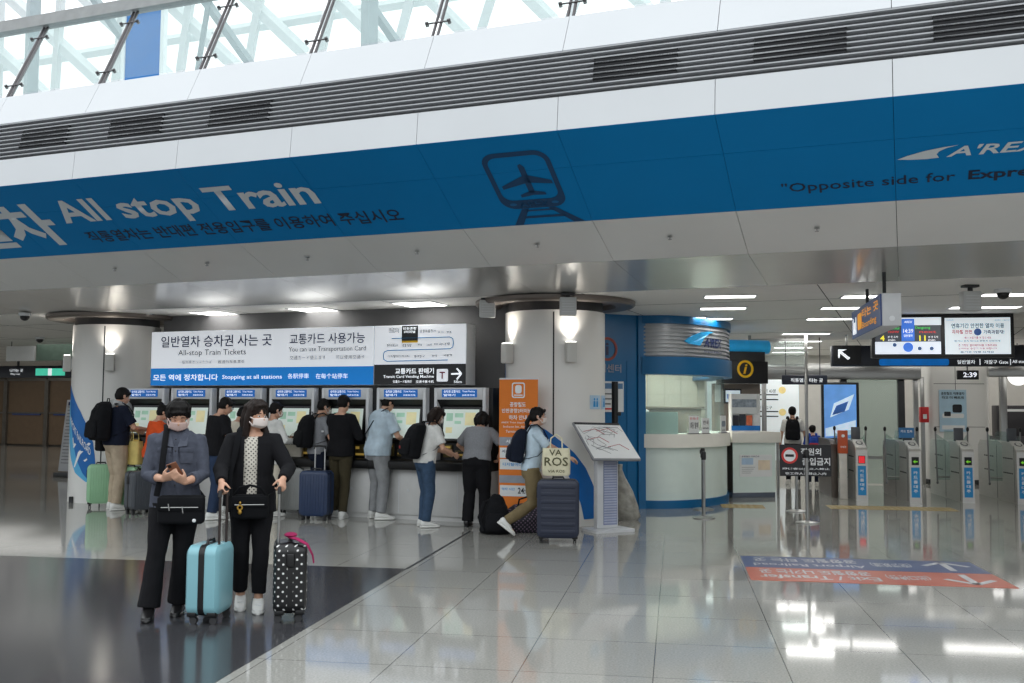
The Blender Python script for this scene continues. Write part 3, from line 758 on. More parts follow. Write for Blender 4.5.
# things on the booth counter
def counter_card(name, s, w, h, m, label, cat='sign', z=1.20, d=-.02, lines=(), tcol=INK):
    p = arcpt(s, z, d)+IBO; q = arcpt(s+.05, z, d)+IBO; ang = math.atan2((q-p).y, (q-p).x)
    t = thing(name, label, cat, p, ang)
    b = B(); box(b, -w/2, w/2, -.006, .006, .004, h); bd_ = obj('card', b, m, t)
    b = B(); box(b, -w/2, w/2, -.03, .04, 0, .012); obj('foot', b, BLACK, t)
    for (s_, x0, x1, z0, z1, mm) in lines: txt(s_, mm, t, x0*w, x1*w, z0*h, z1*h, -.008, bold=.02)
    return t
counter_card('counter_sign', .92, .24, .30, PAPER, 'white price card with red heading on the booth counter', lines=(('표 사는 곳', -.4, .4, .78, .92, RED), ('1회용', -.4, -.05, .3, .65, INK), ('발매', .05, .42, .3, .65, INK)), d=.02)
counter_card('counter_sign', 1.22, .22, .26, PAPER, 'white notice card right of the price card on the booth counter', lines=(('안내', -.35, .35, .6, .85, INK), ('Information', -.4, .4, .3, .45, INK)), d=.02)
t = counter_card('photo_stand', 1.98, .36, .30, PAPER, 'white framed picture of a train on the booth counter end', 'picture stand', d=.0, lines=(('AREX TRAIN', -.3, .3, .12, .2, INK),))
b = B(); prism(b, rrect(-.12, .12, .11, .21, .04), -.012, -.007); obj('picture', b, mat('picture_grey', (120, 130, 142), .5, var=.4, scale=20), t)

# ------------------------------------------------------------------ side desk with brochure rack and i sign, right of the booth
d0 = V((4.05, 18.5, 0)); dang = R(14)
SD = thing('side_desk', 'white topped glass side desk at the right end of the information booth', 'desk', d0, dang)
b = B(); box(b, 0, .86, .02, .60, 0, .09, .005); obj('plinth', b, mat('plinth_grey', (96, 106, 120), .5), SD)
b = B(); box(b, 0, .86, .0, .02, .09, 1.0); box(b, .84, .86, .02, .6, .09, 1.0); obj('front_panel', b, FROST, SD)
b = B(); box(b, -.04, .95, -.06, .62, 1.0, 1.20, .01); obj('desk_top', b, MATS['counter_white'], SD)
for x in (.90, .93): 
    b = B(); cyl(b, (x, .02, 0), (x, .02, 1.0), .015, 10); obj('leg', b, STEEL, SD)
po = panel('poster', PAPER, SD, .13, .78, .38, .78, -.002, .006, 'white and pale blue leaflet poster'); 
panel('poster_block', mat('poster_pale_blue', (176, 202, 226), .5), po, .17, .40, .60, .72, -.009, .001); panel('poster_block', mat('poster_cream', (230, 214, 190), .5), po, .5, .74, .5, .68, -.009, .001)
txt('공항철도 이용안내', INKB, po, .17, .52, .735, .765, -.010, bold=.01)
for k in range(4): panel('poster_line', MATS['ink_grey'], po, .17, .44-.03*k, .55-.035*k, .556-.035*k, -.009, .001)
def dsk(x, y, z=1.20): return d0 + V((x*math.cos(dang)-y*math.sin(dang), x*math.sin(dang)+y*math.cos(dang), z))
BR = thing('brochure_rack', 'white brochure rack with train leaflets standing on the side desk', 'brochure rack', dsk(.05, .18), dang)
b = B(); box(b, 0, .58, .05, .09, 0, .70, .005); box(b, 0, .02, -.03, .05, 0, .70); box(b, .56, .58, -.03, .05, 0, .70); box(b, 0, .58, -.03, .09, .0, .04); box(b, .02, .56, -.02, .05, .33, .35); obj('frame', b, PAPER, BR)
panel('blue_lip', mat('lip_blue', (30, 120, 200), .5), BR, 0, .58, .02, .11, -.032, .004)
panel('train_picture', mat('train_print', (150, 160, 172), .5, var=.4, scale=14), BR, .03, .55, .45, .60, .048, .004)
for k, (c, nm) in enumerate((((30, 32, 44), 'leaflet_dark'), ((40, 46, 60), 'leaflet_dark'), ((222, 116, 80), 'leaflet_orange'), ((220, 222, 224), 'leaflet_white'))):
    tag(obj('leaflet', box(B(), dsk(.09+.135*k, .17).x, dsk(.09+.135*k, .17).x+.11, dsk(.09+.135*k, .17).y, dsk(.09+.135*k, .17).y+.01, 1.31, 1.50+.02*(k % 2)), mat(nm+str(k), c, .5)), ['dark leaflet in the brochure rack at its left end', 'second dark leaflet in the brochure rack', 'orange leaflet in the brochure rack', 'white leaflet in the brochure rack'][k], 'leaflet', 'leaflets in the brochure rack')
IP = thing('information_totem', 'black panel with a yellow letter i ring above the side desk', 'sign', dsk(-.02, .66, 0), dang)
b = B(); box(b, -.03, .93, 0, .12, 1.22, 2.10, .005); box(b, -.03, .93, .0, .12, 0, 1.22, .005); obj('pillar', b, mat('totem_grey_brown', (136, 126, 118), .5, var=.04), IP)
b = B(); box(b, .0, .95, -.28, -.02, 2.10, 2.52, .006); pn = obj('black_panel', b, SIGNK, IP)
b = B(); ring2d(b, .475, 2.37, .125, .165, -.295, -.28); obj('ring', b, YEL, pn)
txt('i', YEL, pn, .43, .52, 2.28, 2.46, -.290, bold=.02, shear=.2)
b = B(); box(b, -.02, .9, -.26, .0, 2.52, 2.70); obj('dark_core', b, DARK, IP)
b = B(); tube(b, [(-.04, -.14, 2.80), (1.02, -.14, 2.80)], [.13, .13], 20); obj('blue_cylinder', b, AZ, IP, 'glossy sky blue horizontal drum')
pm = panel('monitor', INK, IP, .16, .52, 1.72, 2.0, -.002, .03); panel('screen', mat('monitor_pale', (200, 215, 226), .3, emit=.5), pm, .19, .49, 1.75, 1.97, -.034, .002)
for x in (.22, .32, .42): panel('screen_icon', mat('monitor_blue', (80, 120, 180), .3, emit=.3), pm, x, x+.05, 1.81, 1.9, -.038, .001)
panel('notice', PAPER, IP, -.02, .10, 1.75, 2.08, -.002, .006, 'white paper notice taped to the pillar')

# stainless posts and glass screen carrying the booth edge
GP = thing('glass_partition', 'tall framed glass screen with steel uprights behind the staff sign', 'glass screen', P(2.05, 20.9), -PP)
for x in (-.55, .55): 
    b = B(); box(b, x-.03, x+.03, -.03, .03, 0, CZ-.02, .004); obj('post', b, STEEL, GP)
b = B(); box(b, -.55, .55, -.02, .02, 2.98, 3.04); box(b, -.55, .55, -.02, .02, 2.42, 2.48); obj('rail', b, STEEL, GP)
b = B(); quad(b, (-.52, 0, 2.48), (.52, 0, 2.48), (.52, 0, 2.98), (-.52, 0, 2.98)); obj('glass_pane', b, GLASS, GP, smooth=0)

# ------------------------------------------------------------------ belt barriers and the staff-only sign
def stanchion(p, label, h=.98):
    t = thing('belt_barrier_post', label, 'barrier post', p, 0, 'steel belt barrier posts')
    b = B(); lathe(b, [(.165, 0), (.165, .012), (.10, .025), (.03, .032)], n=28); obj('base', b, STEEL, t)
    b = B(); cyl(b, (0, 0, .028), (0, 0, h-.11), .024, 16); obj('pole', b, STEEL, t)
    b = B(); lathe(b, [(.033, h-.12), (.036, h-.10), (.036, h-.02), (.028, h)], n=20); box(b, -.045, -.02, -.02, .02, h-.09, h-.03, .004); obj('belt_head', b, BLACK, t)
    return t
s1 = stanchion(fl(704, 518.3), 'steel barrier post in front of the booth counter')
sA = stanchion(fl(807.5, 523), 'nearer steel barrier post under the staff-only sign', 1.04); sB = stanchion(fl(797, 511.5), 'further steel barrier post behind the staff-only sign', 1.04)
dup(s1, fl(703, 509.3), 0, 'steel barrier post tucked behind the nearest booth barrier post')
pS = fl(807.5, 523)+V((.0, .036, 0))
ST = thing('staff_only_sign', 'black no-entry staff sign hung between two barrier posts', 'sign', V((pS.x, pS.y, .60)), -PP+R(4))
def ppx(px, py, o_, rz):               # local x,z on a plane through o_ with rotation rz
    n = V((-math.sin(rz), math.cos(rz), 0)); uu = V((math.cos(rz), math.sin(rz), 0)); r = ray(px, py)
    t = (n.x*o_.x+n.y*o_.y)/(n.x*r.x+n.y*r.y); p = V((r.x*t, r.y*t, EYE+r.z*t))
    return (p-o_).dot(uu), p.z-o_.z
so, srz = ST.location.copy(), ST.rotation_euler.z
def sxz(x, y): return ppx(x, y, so, srz)
(x0, z1), (x1, z0) = sxz(779.5, 444.5), sxz(831.5, 476.5)
bd_ = panel('board', SIGNK, ST, x0, x1, z0, z1, .008, .016, r=.01)
cx, cz = sxz(789.5, 455.5)
b = B(); ring2d(b, cx, cz, .085, .115, -.012, -.008); obj('no_entry_ring', b, mat('ring_red', (214, 60, 58), .5), bd_)
b = B(); prism(b, [(cx+.085*math.cos(R(10*k)), cz+.085*math.sin(R(10*k))) for k in range(36)], -.011, -.008); obj('disc', b, TXTW, bd_)
panel('bar', INK, bd_, cx-.06, cx+.06, cz-.018, cz+.018, -.011, .002)
def sst(s, xa, ya, xb, yb, m=TXTW, bold=.02):
    (a, t_), (c, b0) = sxz(xa, ya), sxz(xb, yb); return txt(s, m, bd_, a, c, b0, t_, -.013, bold=bold)
sst('직원외', 800.5, 448, 821, 455.5); sst('출입금지', 802, 457.5, 830, 465.5); sst('関係者以外立入禁止', 782.5, 467.5, 829.5, 470); sst('非工作人员禁止入内', 785, 472, 826, 475)
b = B()
for z in (z1-.08, z0+.08): box(b, -.035, .035, -.03, .01, z-.015, z+.015, .004)
obj('hook', b, STEEL, ST)

# ------------------------------------------------------------------ fare gates
GB = mat('gate_brushed_steel', (206, 204, 200), .32, .6, var=.05, stretch=(1, 1, 14), scale=3)
def gate(label, loc):
    t = thing('fare_gate', label, 'ticket gate', loc, -PP+R(0), 'steel fare gates at the platform entrance')
    w = .20
    b = B(); prism(b, [(0, 0), (0, .90), (.03, .93), (.40, 1.06), (2.1, 1.06), (2.25, .96), (2.25, 0)], 0, w, 'x')
    obj('body', b, GB, t, smooth=0)
    b = B()
    for z in (.50, .76):
        for k in range(6): box(b, -.004, 0, .22+.09*k, .28+.09*k, z, z+.022)
        for k in range(5): box(b, -.004, 0, 1.3+.12*k, 1.38+.12*k, z, z+.022)
    for y in (.14, 1.1): box(b, -.003, 0, y, y+.008, .02, 1.0)
    obj('sensor_slots', b, INK, t, smooth=0)
    st_ = panel('sticker', SKYB, t, .03, .17, .10, .62, -.002, .004, 'blue sticker with white pictures')
    for k, c in enumerate('카드를대주세요'[:5]): txt(c, TXTW, st_, .065, .135, .50-.08*k, .555-.08*k, -.007, bold=.02)
    pn = panel('direction_display', INK, t, .04, .16, .66, .80, -.002, .006)
    b = B(); prism(b, [(.06, .72), (.10, .69), (.10, .71), (.14, .71), (.14, .73), (.10, .73), (.10, .75)], -.011, -.008); obj('arrow', b, mat('gate_green', (110, 190, 40), .4, emit=.6), pn)
    b = B(); prism(b, [(.04, .955), (.40, 1.08), (.40, 1.06), (.04, .935)], .01, .19, 'x'); rd = obj('reader_top', b, mat('reader_white', (226, 226, 222), .4), t)
    b = B(); ell(b, (0, 0, 0), (.06, .10, .004), 20, 6, MX.Translation((.10, .22, 1.022)) @ MX.Rotation(R(18), 4, 'X')); obj('card_pad', b, mat('pad_grey', (74, 78, 84), .4), rd)
    b = B(); ell(b, (0, 0, 0), (.04, .075, .004), 20, 6, MX.Translation((.10, .22, 1.026)) @ MX.Rotation(R(18), 4, 'X')); obj('card_pad_centre', b, MATS['reader_white'], rd)
    b = B(); box(b, .02, .18, .55, .60, 1.06, 1.30, .01); obj('screen_hood', b, mat('hood_grey', (92, 96, 102), .45), t)
    b = B(); quad(b, (.02, .45, 1.06), (.02, 1.3, 1.06), (.02, 1.2, 1.24), (.02, .62, 1.24)); obj('side_glass', b, GLASSG, t, smooth=0)
    for x, k in ((.30, 1), (-.22, -1)):
        b = B(); tube(b, [(x, .80, .30), (x+.02*k, .80, 1.28)], .014, 8); ell(b, (x+.02*k, .80, 1.28), (.024, .024, .03), 10, 6); ell(b, (x, .8, .3), (.022, .022, .03), 10, 6); fp = obj('flap_post', b, mat('flap_post_grey', (150, 150, 150), .35, .6), t); obj('post_tip', ell(B(), (x+.02*k, .80, 1.27), (.028, .028, .045), 10, 6), BLACK, fp)
        b = B(); quad(b, (.20 if k > 0 else 0, .80, .35), (x, .80, .35), (x+.02*k, .80, 1.2), (.20 if k > 0 else 0, .80, 1.02)); obj('flap_glass', b, GLASSG, fp, smooth=0)
        b = B(); tube(b, [(.19 if k > 0 else .01, .80, .40), (x, .80, .40)], .012, 8); obj('flap_arm', b, STEEL, fp)
    return t
def gloc(px, py): return fl(px, py)
g1 = gate('fare gate with a red display beside the orange bollard', gloc(856.5, 500.8))
g2 = dup(g1, gloc(910, 503.3), -PP, 'fare gate with a blue notice screen on top, second from the bollard')
g3 = dup(g1, gloc(963, 503.2), -PP, 'fare gate in front of the wall poster column')
g4 = dup(g1, gloc(1018, 504.5), -PP, 'fare gate cut off by the right edge of the photo')
for ch in list(g1.children):
    if ch.name.startswith('direction_display'):
        for c2 in list(ch.children): bpy.data.objects.remove(c2)
        b = B(); box(b, .05, .15, -.010, -.008, .67, .79); ar = obj('red_lamp', b, mat('gate_red', (225, 40, 50), .4, emit=.6), ch)
        b = B(); box(b, .07, .13, -.012, -.010, .725, .74); obj('lamp_bar', b, TXTW, ar) if False else b.free()
nt_ = panel('notice_screen', mat('notice_screen_blue', (50, 110, 160), .35, emit=.12), g2, -.06, .20, 1.12, 1.30, .50, .012)
txt('카드 접촉', TXTW, nt_, -.03, .17, 1.21, 1.26, .486, bold=.02)
# plain dark end gate and orange bollard left of the first gate
p = gloc(831.5, 497.5)
EG = thing('end_gate', 'dark steel end cabinet left of the first fare gate', 'ticket gate', p, -PP)
b = B(); prism(b, [(0, 0), (0, .98), (.25, 1.06), (1.6, 1.06), (1.6, 0)], 0, .12, 'x'); obj('body', b, mat('gate_dark_steel', (96, 88, 82), .3, .8), EG, smooth=0)
b = B()
for z in (.5, .76):
    for k in range(5): box(b, -.004, 0, .3+.1*k, .36+.1*k, z, z+.02)
obj('sensor_slots', b, INK, EG, smooth=0)
p = gloc(843.5, 498.8)
OB = thing('gate_bollard', 'white bollard with an orange head in front of the end gate', 'bollard', p, -PP)
b = B(); box(b, -.07, .07, -.05, .05, 0, .82, .012); obj('post', b, mat('bollard_white', (210, 206, 198), .3), OB)
b = B(); box(b, -.085, .085, -.06, .06, .82, 1.24, .015); oh = obj('orange_head', b, mat('bollard_orange', (206, 92, 52), .45), OB)
b = B(); prism(b, [(.03*math.cos(R(20*k)), 1.14+.03*math.sin(R(20*k))) for k in range(18)], -.064, -.06); obj('pictogram', b, TXTW, oh)
txt('우대권', TXTW, oh, -.05, .05, .92, .96, -.063, bold=.02)

# ------------------------------------------------------------------ beams, doors and walls beyond the gates
HB = thing('gate_header_sign', 'long dark header beam with blue stripe and white lettering above the gates', 'sign', P(1.0, 21.0, 2.40), -PP)
ho, hrz = HB.location.copy(), -PP
def hx(x, y): return ppx(x, y, ho, hrz)
(xa, zt), (xb, zb) = hx(832, 345.5), hx(1062, 366)
b = B(); box(b, xa, xb, 0, .25, zb, zt, .01); obj('beam', b, NAVYB, HB)
def hp(name, m, a, b_, c, d, y=-.002, r=0): 
    (x0, z1), (x1, z0) = hx(a, b_), hx(c, d); return panel(name, m, HB, x0, x1, z0, z1, y, .01, r=r)
hp('blue_stripe', mat('stripe_blue', (0, 120, 214), .4, emit=.3), 879, 359, 949, 365.5, r=.04)
def ht(s, a, b_, c, d, m=TXTWB, bold=.01): 
    (x0, z1), (x1, z0) = hx(a, b_), hx(c, d); return txt(s, m, HB, x0, x1, z0, z1, -.014, bold=bold)
ht('일반열차', 957, 360, 975, 364); ht('개찰구 Gate', 984, 360, 1008, 364); ht('All stop', 1012, 360, 1026, 364)
hp('divider', TXTWB, 979.5, 359, 980.3, 365); hp('divider', TXTWB, 1010, 359, 1010.8, 365)
ar = hp('arrow_panel', SIGNK, 833, 345.5, 861, 364)
b = B(); q = [hx(x, y) for x, y in ((838, 349.5), (847, 349.5), (841.5, 351.5), (850, 358), (848, 360), (839.8, 353.2), (839.5, 358), (838, 358))]; prism(b, q, -.016, -.012); obj('arrow', b, TXTWB, ar, smooth=0)
b = B()
for x in (xa+.3, xb-.6): cyl(b, (x, .12, zt), (x, .12, CZ-2.40), .02, 8)
obj('hanger', b, STEEL, HB)
# stainless door beam with sliding glass doors
DB = P(1.9, 23.0)
o = obj('trim_2', box(B(), 0, 3.35, -.15, .2, 2.28, 2.62, .02), STEEL, kind='structure'); o.location = DB; o.rotation_euler = (0, 0, -PP)
for i, (x0, x1) in enumerate(((1.75, 2.95),)):
    b = B(); quad(b, (x0, .0, .02), (x1, .0, .02), (x1, .0, 2.28), (x0, .0, 2.28)); o = obj('window_1', b, GLASSG, kind='structure', smooth=0); o.location = DB; o.rotation_euler = (0, 0, -PP)
    for x in (x0, x1):
        o = obj('window_1_frame', box(B(), x-.07, x+.07, -.06, .06, 0, 2.28, .005), DARK, kind='structure'); o.location = DB; o.rotation_euler = (0, 0, -PP)
    o = obj('window_1_rail', box(B(), x0, x1, -.03, .03, .55, .62), STEEL, kind='structure'); o.location = DB; o.rotation_euler = (0, 0, -PP)
for x in (.0, 1.3, 3.2):
    o = obj('trim_3', box(B(), x, x+.1, -.05, .05, 0, 2.28, .01), STEEL if x != 1.3 else COLW, kind='structure'); o.location = DB; o.rotation_euler = (0, 0, -PP)
# white square column with poster, to the right
p = at(930, 480, 22.3); cw0 = V((p.x, 22.3, 0)); CRZ = -PP+R(4)
o = obj('column_3', box(B(), 0, 1.32, 0, 1.2, 0, CZ, .12, 4), COLW, kind='structure'); o.location = cw0; o.rotation_euler = (0, 0, CRZ)
o = obj('column_3_base', box(B(), -.01, 1.33, -.012, 1.2, 0, .12, .10, 4), DARK, kind='structure'); o.location = cw0; o.rotation_euler = (0, 0, CRZ)
b = B(); box(b, .58, .59, -.003, .01, .12, CZ)
for z in (1.25, 2.2): box(b, .12, 1.2, -.003, .01, z, z+.01)
o = obj('column_3_joint', b, SEAM, kind='structure'); o.location = cw0; o.rotation_euler = (0, 0, CRZ)
PO = thing('wall_poster', 'pale blue travel poster on the white square column', 'poster', cw0+V((.0, -.03, 1.15)), CRZ)
panel('sheet', mat('poster_sky', (176, 206, 224), .5, var=.05), PO, .22, .80, 0, .92, .012, .012)
txt('공항철도 직통열차', INK, PO, .26, .76, .81, .87, -.006, bold=.02); txt('타고 더 빠르게', INK, PO, .28, .74, .72, .78, -.006, bold=.02)
b = B(); prism(b, rrect(.32, .46, .34, .44, .02), -.006, -.001); prism(b, rrect(.5, .7, .42, .60, .04), -.006, -.001); obj('picture', b, INK, PO)
b = B(); prism(b, rrect(.28, .74, .30, .40, .03), -.004, -.001); obj('picture_light', b, PAPER, PO); panel('text_block', PAPER, PO, .27, .75, .05, .14, -.001, .003)
FE = thing('fire_extinguisher_box', 'red fire alarm box on the left edge of the white square column', 'fire box', cw0+V((-.22, -.02, 0)), CRZ)
b = B(); box(b, 0, .18, -.12, .02, 1.35, 1.69, .015); obj('case', b, RED, FE); panel('label_plate', PAPER, FE, .05, .13, 1.43, 1.53, -.12, .004)
b = B(); box(b, .05, .13, .02, .08, 0, 2.35, .006); obj('mounting_post', b, STEEL, FE)
pc = at(957.5, 379.5, 20.3)
CK = thing('digital_clock', 'hanging black digital clock reading 2:39', 'clock', V((pc.x, 20.3, pc.z)), -PP)
b = B(); box(b, 0, .41, 0, .08, 0, .185, .01); obj('case', b, BLACK, CK)
b = B(); cyl(b, (.2, .04, .185), (.2, .04, CZ-pc.z), .012, 8); obj('rod', b, DARK, CK)
txt('2:39', mat('clock_digits', (225, 228, 240), .4, emit=.9), CK, .11, .37, .045, .145, -.004, bold=.02)
# white illuminated wall map and advertising screen beyond the gates
WM = thing('wall_advert', 'bright white wall advert with yellow suns beyond the staff sign', 'advert', P(1.7, 26.0, .35), -PP)
panel('panel', mat('advert_white', (220, 228, 230), .4, var=.02, emit=.35), WM, -.9, 1.35, 0, 2.15, .02, .03)
for x, z in ((.05, 1.55), (.95, 1.2), (.95, 1.75)):
    b = B(); prism(b, [(x+.09*math.cos(R(20*k)), z+.09*math.sin(R(20*k))) for k in range(18)], -.014, -.011); obj('sun_spot', b, mat('advert_yellow', (226, 206, 140), .4, emit=.3), WM)
for x, z in ((.35, 1.62), (.35, 1.5), (.35, 1.2), (.35, 1.08), (-.75, 1.5), (-.75, 1.2), (-.75, .9)): panel('text_line', INK, WM, x, x+.5, z, z+.03, -.011, .002)
txt('서울역 43분', INK, WM, .35, .8, 1.68, 1.78, -.013); txt('홍대입구', INK, WM, .35, .7, 1.27, 1.36, -.013)
pa = at(824.5, 436, 21.5)
AD = thing('advert_screen', 'tall portrait screen showing a blue and white aerial picture', 'screen', V((pa.x, 21.5, 0)), -PP)
b = B(); box(b, -.05, .72, .0, .12, 0, 2.2, .01); obj('case', b, BLACK, AD)
panel('display', mat('advert_screen_blue', (92, 142, 204), .3, var=.2, scale=2, emit=.55), AD, .0, .66, 1.02, 2.15, -.002, .006)
b = B(); quad(b, (.12, -.011, 1.45), (.5, -.011, 1.62), (.62, -.011, 1.95), (.2, -.011, 1.75)); quad(b, (.02, -.011, 1.05), (.64, -.011, 1.10), (.64, -.011, 1.40), (.02, -.011, 1.22)); obj('picture_shape', b, mat('advert_screen_pale', (196, 216, 236), .3, var=.15, emit=.55), AD, smooth=0)
b = B(); quad(b, (.16, -.013, 1.5), (.42, -.013, 1.58), (.5, -.013, 1.8), (.25, -.013, 1.7)); obj('picture_shadow', b, mat('advert_screen_deep', (44, 86, 150), .3, var=.15, emit=.4), AD, smooth=0)
ps = at(786, 384.5, 21.2)
DS = thing('door_sign', 'small dark overhead sign left of the portrait screen', 'sign', V((ps.x, 21.2, ps.z)), -PP)
b = B(); box(b, -.08, .84, 0, .1, 0, .20, .01); obj('panel', b, NAVYB, DS); txt('직통열차 타는 곳', TXTWB, DS, .1, .75, .05, .13, -.004)
b = B(); cyl(b, (.0, .05, .2), (.0, .05, CZ-ps.z), .01, 8); cyl(b, (.7, .05, .2), (.7, .05, CZ-ps.z), .01, 8); obj('rod', b, DARK, DS)
# dark shop fittings behind the right gates
pk = at(992, 440, 24.5)
SH = thing('dark_kiosk', 'dark counter unit with a maroon side behind the rightmost gates', 'counter', V((pk.x, 24.5, 0)), -PP)
b = B(); box(b, .1, 1.2, 0, .6, 0, 1.0, .02); box(b, .15, 1.2, .1, .5, 1.0, 1.75, .02); obj('unit', b, mat('kiosk_charcoal', (44, 42, 46), .5), SH)
b = B(); box(b, 1.2, 2.2, 0, .6, 0, 2.0, .02); obj('side_panel', b, mat('kiosk_maroon', (96, 36, 40), .5), SH); panel('price_strip', PAPER, SH, .25, .8, 1.6, 1.66, .098, .004)
for k, x in enumerate((1004,)):
    pp_ = at(x, 440, 21.8); t = thing('steel_door_post', 'slender steel post beside the white column at right', 'post', V((pp_.x, 21.8, 0)), -PP)
    b = B(); box(b, -.07, .07, -.05, .05, 0, 2.35, .01); obj('post', b, STEEL, t); b = B(); box(b, -.3, 1.6, -.08, .08, 2.35, 2.62, .02); obj('beam', b, STEEL, t)
pl = at(1018, 378, 22.5); t = thing('globe_lamp', 'round white lamp by the right edge above the dark counter', 'lamp', V((pl.x, 22.5, pl.z-.15)), 0)
b = B(); ell(b, (0, 0, .2), (.22, .22, .22), 20, 12); obj('globe', b, mat('globe_white', (250, 250, 246), .4, emit=1.2), t); b = B(); cyl(b, (0, 0, .4), (0, 0, CZ-pl.z+.15), .012, 8); obj('rod', b, DARK, t)

# ------------------------------------------------------------------ hanging departure screens
p = at(872, 356, 16.0); p2 = at(1015, 356.5, 15.6)
ddir = math.atan2((p2-p).y, (p2-p).x)
DSP = thing('departure_display', 'pair of hanging train information screens in one black housing', 'information screen', V((p.x, p.y, p.z)), ddir)
do, drz = DSP.location.copy(), ddir
def dx(x, y): return ppx(x, y, do, drz)
(xa, zt), (xb, zb) = dx(871.5, 315), dx(1015, 357.5)
b = B(); box(b, xa, xb, 0, .16, zb, zt, .01); obj('housing', b, BLACK, DSP)
b = B()
for x in (xa+.5, xb-.7): box(b, x-.03, x+.03, .05, .10, zt, CZ-p.z)
obj('hanger', b, DARK, DSP)
def dpn(name, c, a, b_, c2, d, em=.6, parent=DSP, y=-.003):
    (x0, z1), (x1, z0) = dx(a, b_), dx(c2, d); return panel(name, mat('disp_%d_%d_%d' % c, c, .35, var=.03, emit=em), parent, x0, x1, z0, z1, y, .004)
def dt(s, c, a, b_, c2, d, parent, bold=.01, em=.8, y=-.016):
    (x0, z1), (x1, z0) = dx(a, b_), dx(c2, d); return txt(s, mat('dtx_%d_%d_%d' % c, c, .4, var=0, emit=em), parent, x0, x1, z0, z1, y, bold=bold)
s1_ = dpn('left_screen', (62, 66, 74), 875, 318, 941, 354)
dpn('header_bar', (226, 234, 242), 875, 318, 941, 325, .6, s1_, -.008); dpn('map_strip', (222, 230, 242), 875, 342, 941, 354, .6, s1_, -.008); dpn('time_block', (60, 112, 206), 901, 319, 914.5, 341, .7, s1_, -.010)
b = B(); cx, cz = dx(908, 347.3); prism(b, [(cx+.075*math.cos(R(15*k)), cz+.075*math.sin(R(15*k))) for k in range(24)], -.018, -.013); obj('station_disc', b, MATS['disp_60_112_206'], s1_)
for x, y in ((894.5, 345), (919.5, 348.5), (931.5, 348.5)):
    b = B(); cx, cz = dx(x, y); prism(b, [(cx+.03*math.cos(R(30*k)), cz+.03*math.sin(R(30*k))) for k in range(12)], -.016, -.012); obj('station_dot', b, mat('disp_slate', (70, 96, 140), .4, emit=.4), s1_)
dt('AREX', (240, 244, 250), 904, 321, 912, 323, s1_); dt('14:39', (240, 244, 250), 903, 329, 913, 333, s1_); dt('일반열차', (240, 244, 250), 903.5, 334.5, 912.5, 337, s1_)
dt('Seoul', (70, 200, 90), 889, 327, 899, 329.5, s1_); dt('Dangsong', (70, 200, 90), 915, 326.5, 930, 329.5, s1_); dt('now', (200, 60, 60), 888, 331, 899, 333, s1_); dt('next', (200, 60, 60), 919, 331, 936, 333, s1_)
dt('4', (240, 226, 60), 880, 335.5, 884.5, 341, s1_, .02); dt('11', (240, 226, 60), 919, 335.5, 925.5, 341, s1_, .02); dt('분 후 도착', (230, 232, 236), 887.5, 336, 898, 338, s1_); dt('분 후 도착', (230, 232, 236), 928, 336, 938, 338, s1_); dt('min', (230, 232, 236), 888, 339, 895, 341, s1_); dt('min', (230, 232, 236), 928, 339, 935, 341, s1_)
s2_ = dpn('right_screen', (208, 218, 224), 944.5, 318, 1011, 354, .62)
dt('인천국제공항철도', (120, 130, 140), 946, 319.5, 954, 321, s2_); dt('공항철도 이용안내', (120, 130, 140), 994, 319.5, 1009, 321, s2_)
dt('연휴기간 안전한 열차 이용', (40, 80, 100), 951, 323.5, 1004, 328, s2_, .02, .3); dt('지하철 안전', (170, 50, 60), 951.5, 330, 972, 334, s2_, .02, .3); dt('가족과함께!', (50, 60, 90), 983, 330, 1004, 334, s2_, .02, .3)
b = B(); cx, cz = dx(977.5, 332); prism(b, [(cx+.055*math.cos(R(15*k)), cz+.055*math.sin(R(15*k))) for k in range(24)], -.014, -.009); obj('badge', b, mat('disp_badge', (34, 76, 140), .4, emit=.3), s2_)
dt('매너 손잡이를 꼭 잡으세요', (170, 50, 60), 964, 336.5, 991, 339, s2_, .01, .3); dt('뛰거나 걷지 마시고 천천히 안전하게', (80, 90, 110), 954, 340, 1000, 342, s2_, .01, .3); dt('큰 가방은 엘리베이터를 이용하세요', (170, 50, 60), 958, 344, 997, 346.5, s2_, .01, .3); dt('노약자는 승강기 이용 바랍니다', (170, 50, 60), 958, 347.5, 997, 349.5, s2_, .01, .3); dt('즐거운 여행 되세요', (80, 90, 110), 960, 351, 994, 353, s2_, .01, .3)

# hanging navy sign with amber lettering, turned nearly edge-on
pn_, pf_ = at(882.5, 325, 11.0), at(853.2, 336, 13.2)
ang = math.atan2((pn_-pf_).y, (pn_-pf_).x)
HS = thing('hanging_direction_sign', 'navy hanging sign with amber lettering seen nearly edge-on', 'sign', V((pf_.x, pf_.y, 2.53)), ang)
HLn = (V((pn_.x, pn_.y, 0))-V((pf_.x, pf_.y, 0))).length
b = B(); box(b, 0, HLn, 0, .2, 0, .36, .006); obj('housing', b, SILVER, HS)
fp = panel('face', mat('sign_navy_face', (34, 66, 124), .4, var=.04, emit=.12), HS, .0, HLn-.02, .005, .355, -.002, .012)
AMB = mat('amber_letters', (240, 160, 30), .5, emit=.5)
b = B(); cyl(b, (HLn*.25, .1, .36), (HLn*.25, .1, CZ-2.53+.06), .02, 10); cyl(b, (HLn*.8, .1, .36), (HLn*.8, .1, CZ-2.53+.2), .02, 10); obj('hanger', b, DARK, HS)
txt('타는 곳', AMB, fp, .9, HLn-.15, .20, .31, -.018, bold=.02); txt('Boarding', AMB, fp, .9, HLn-.3, .05, .15, -.018, bold=.01)
b = B(); prism(b, rrect(.55, .85, .08, .28, .03), -.020, -.015); obj('train_icon', b, AMB, fp)
b = B()
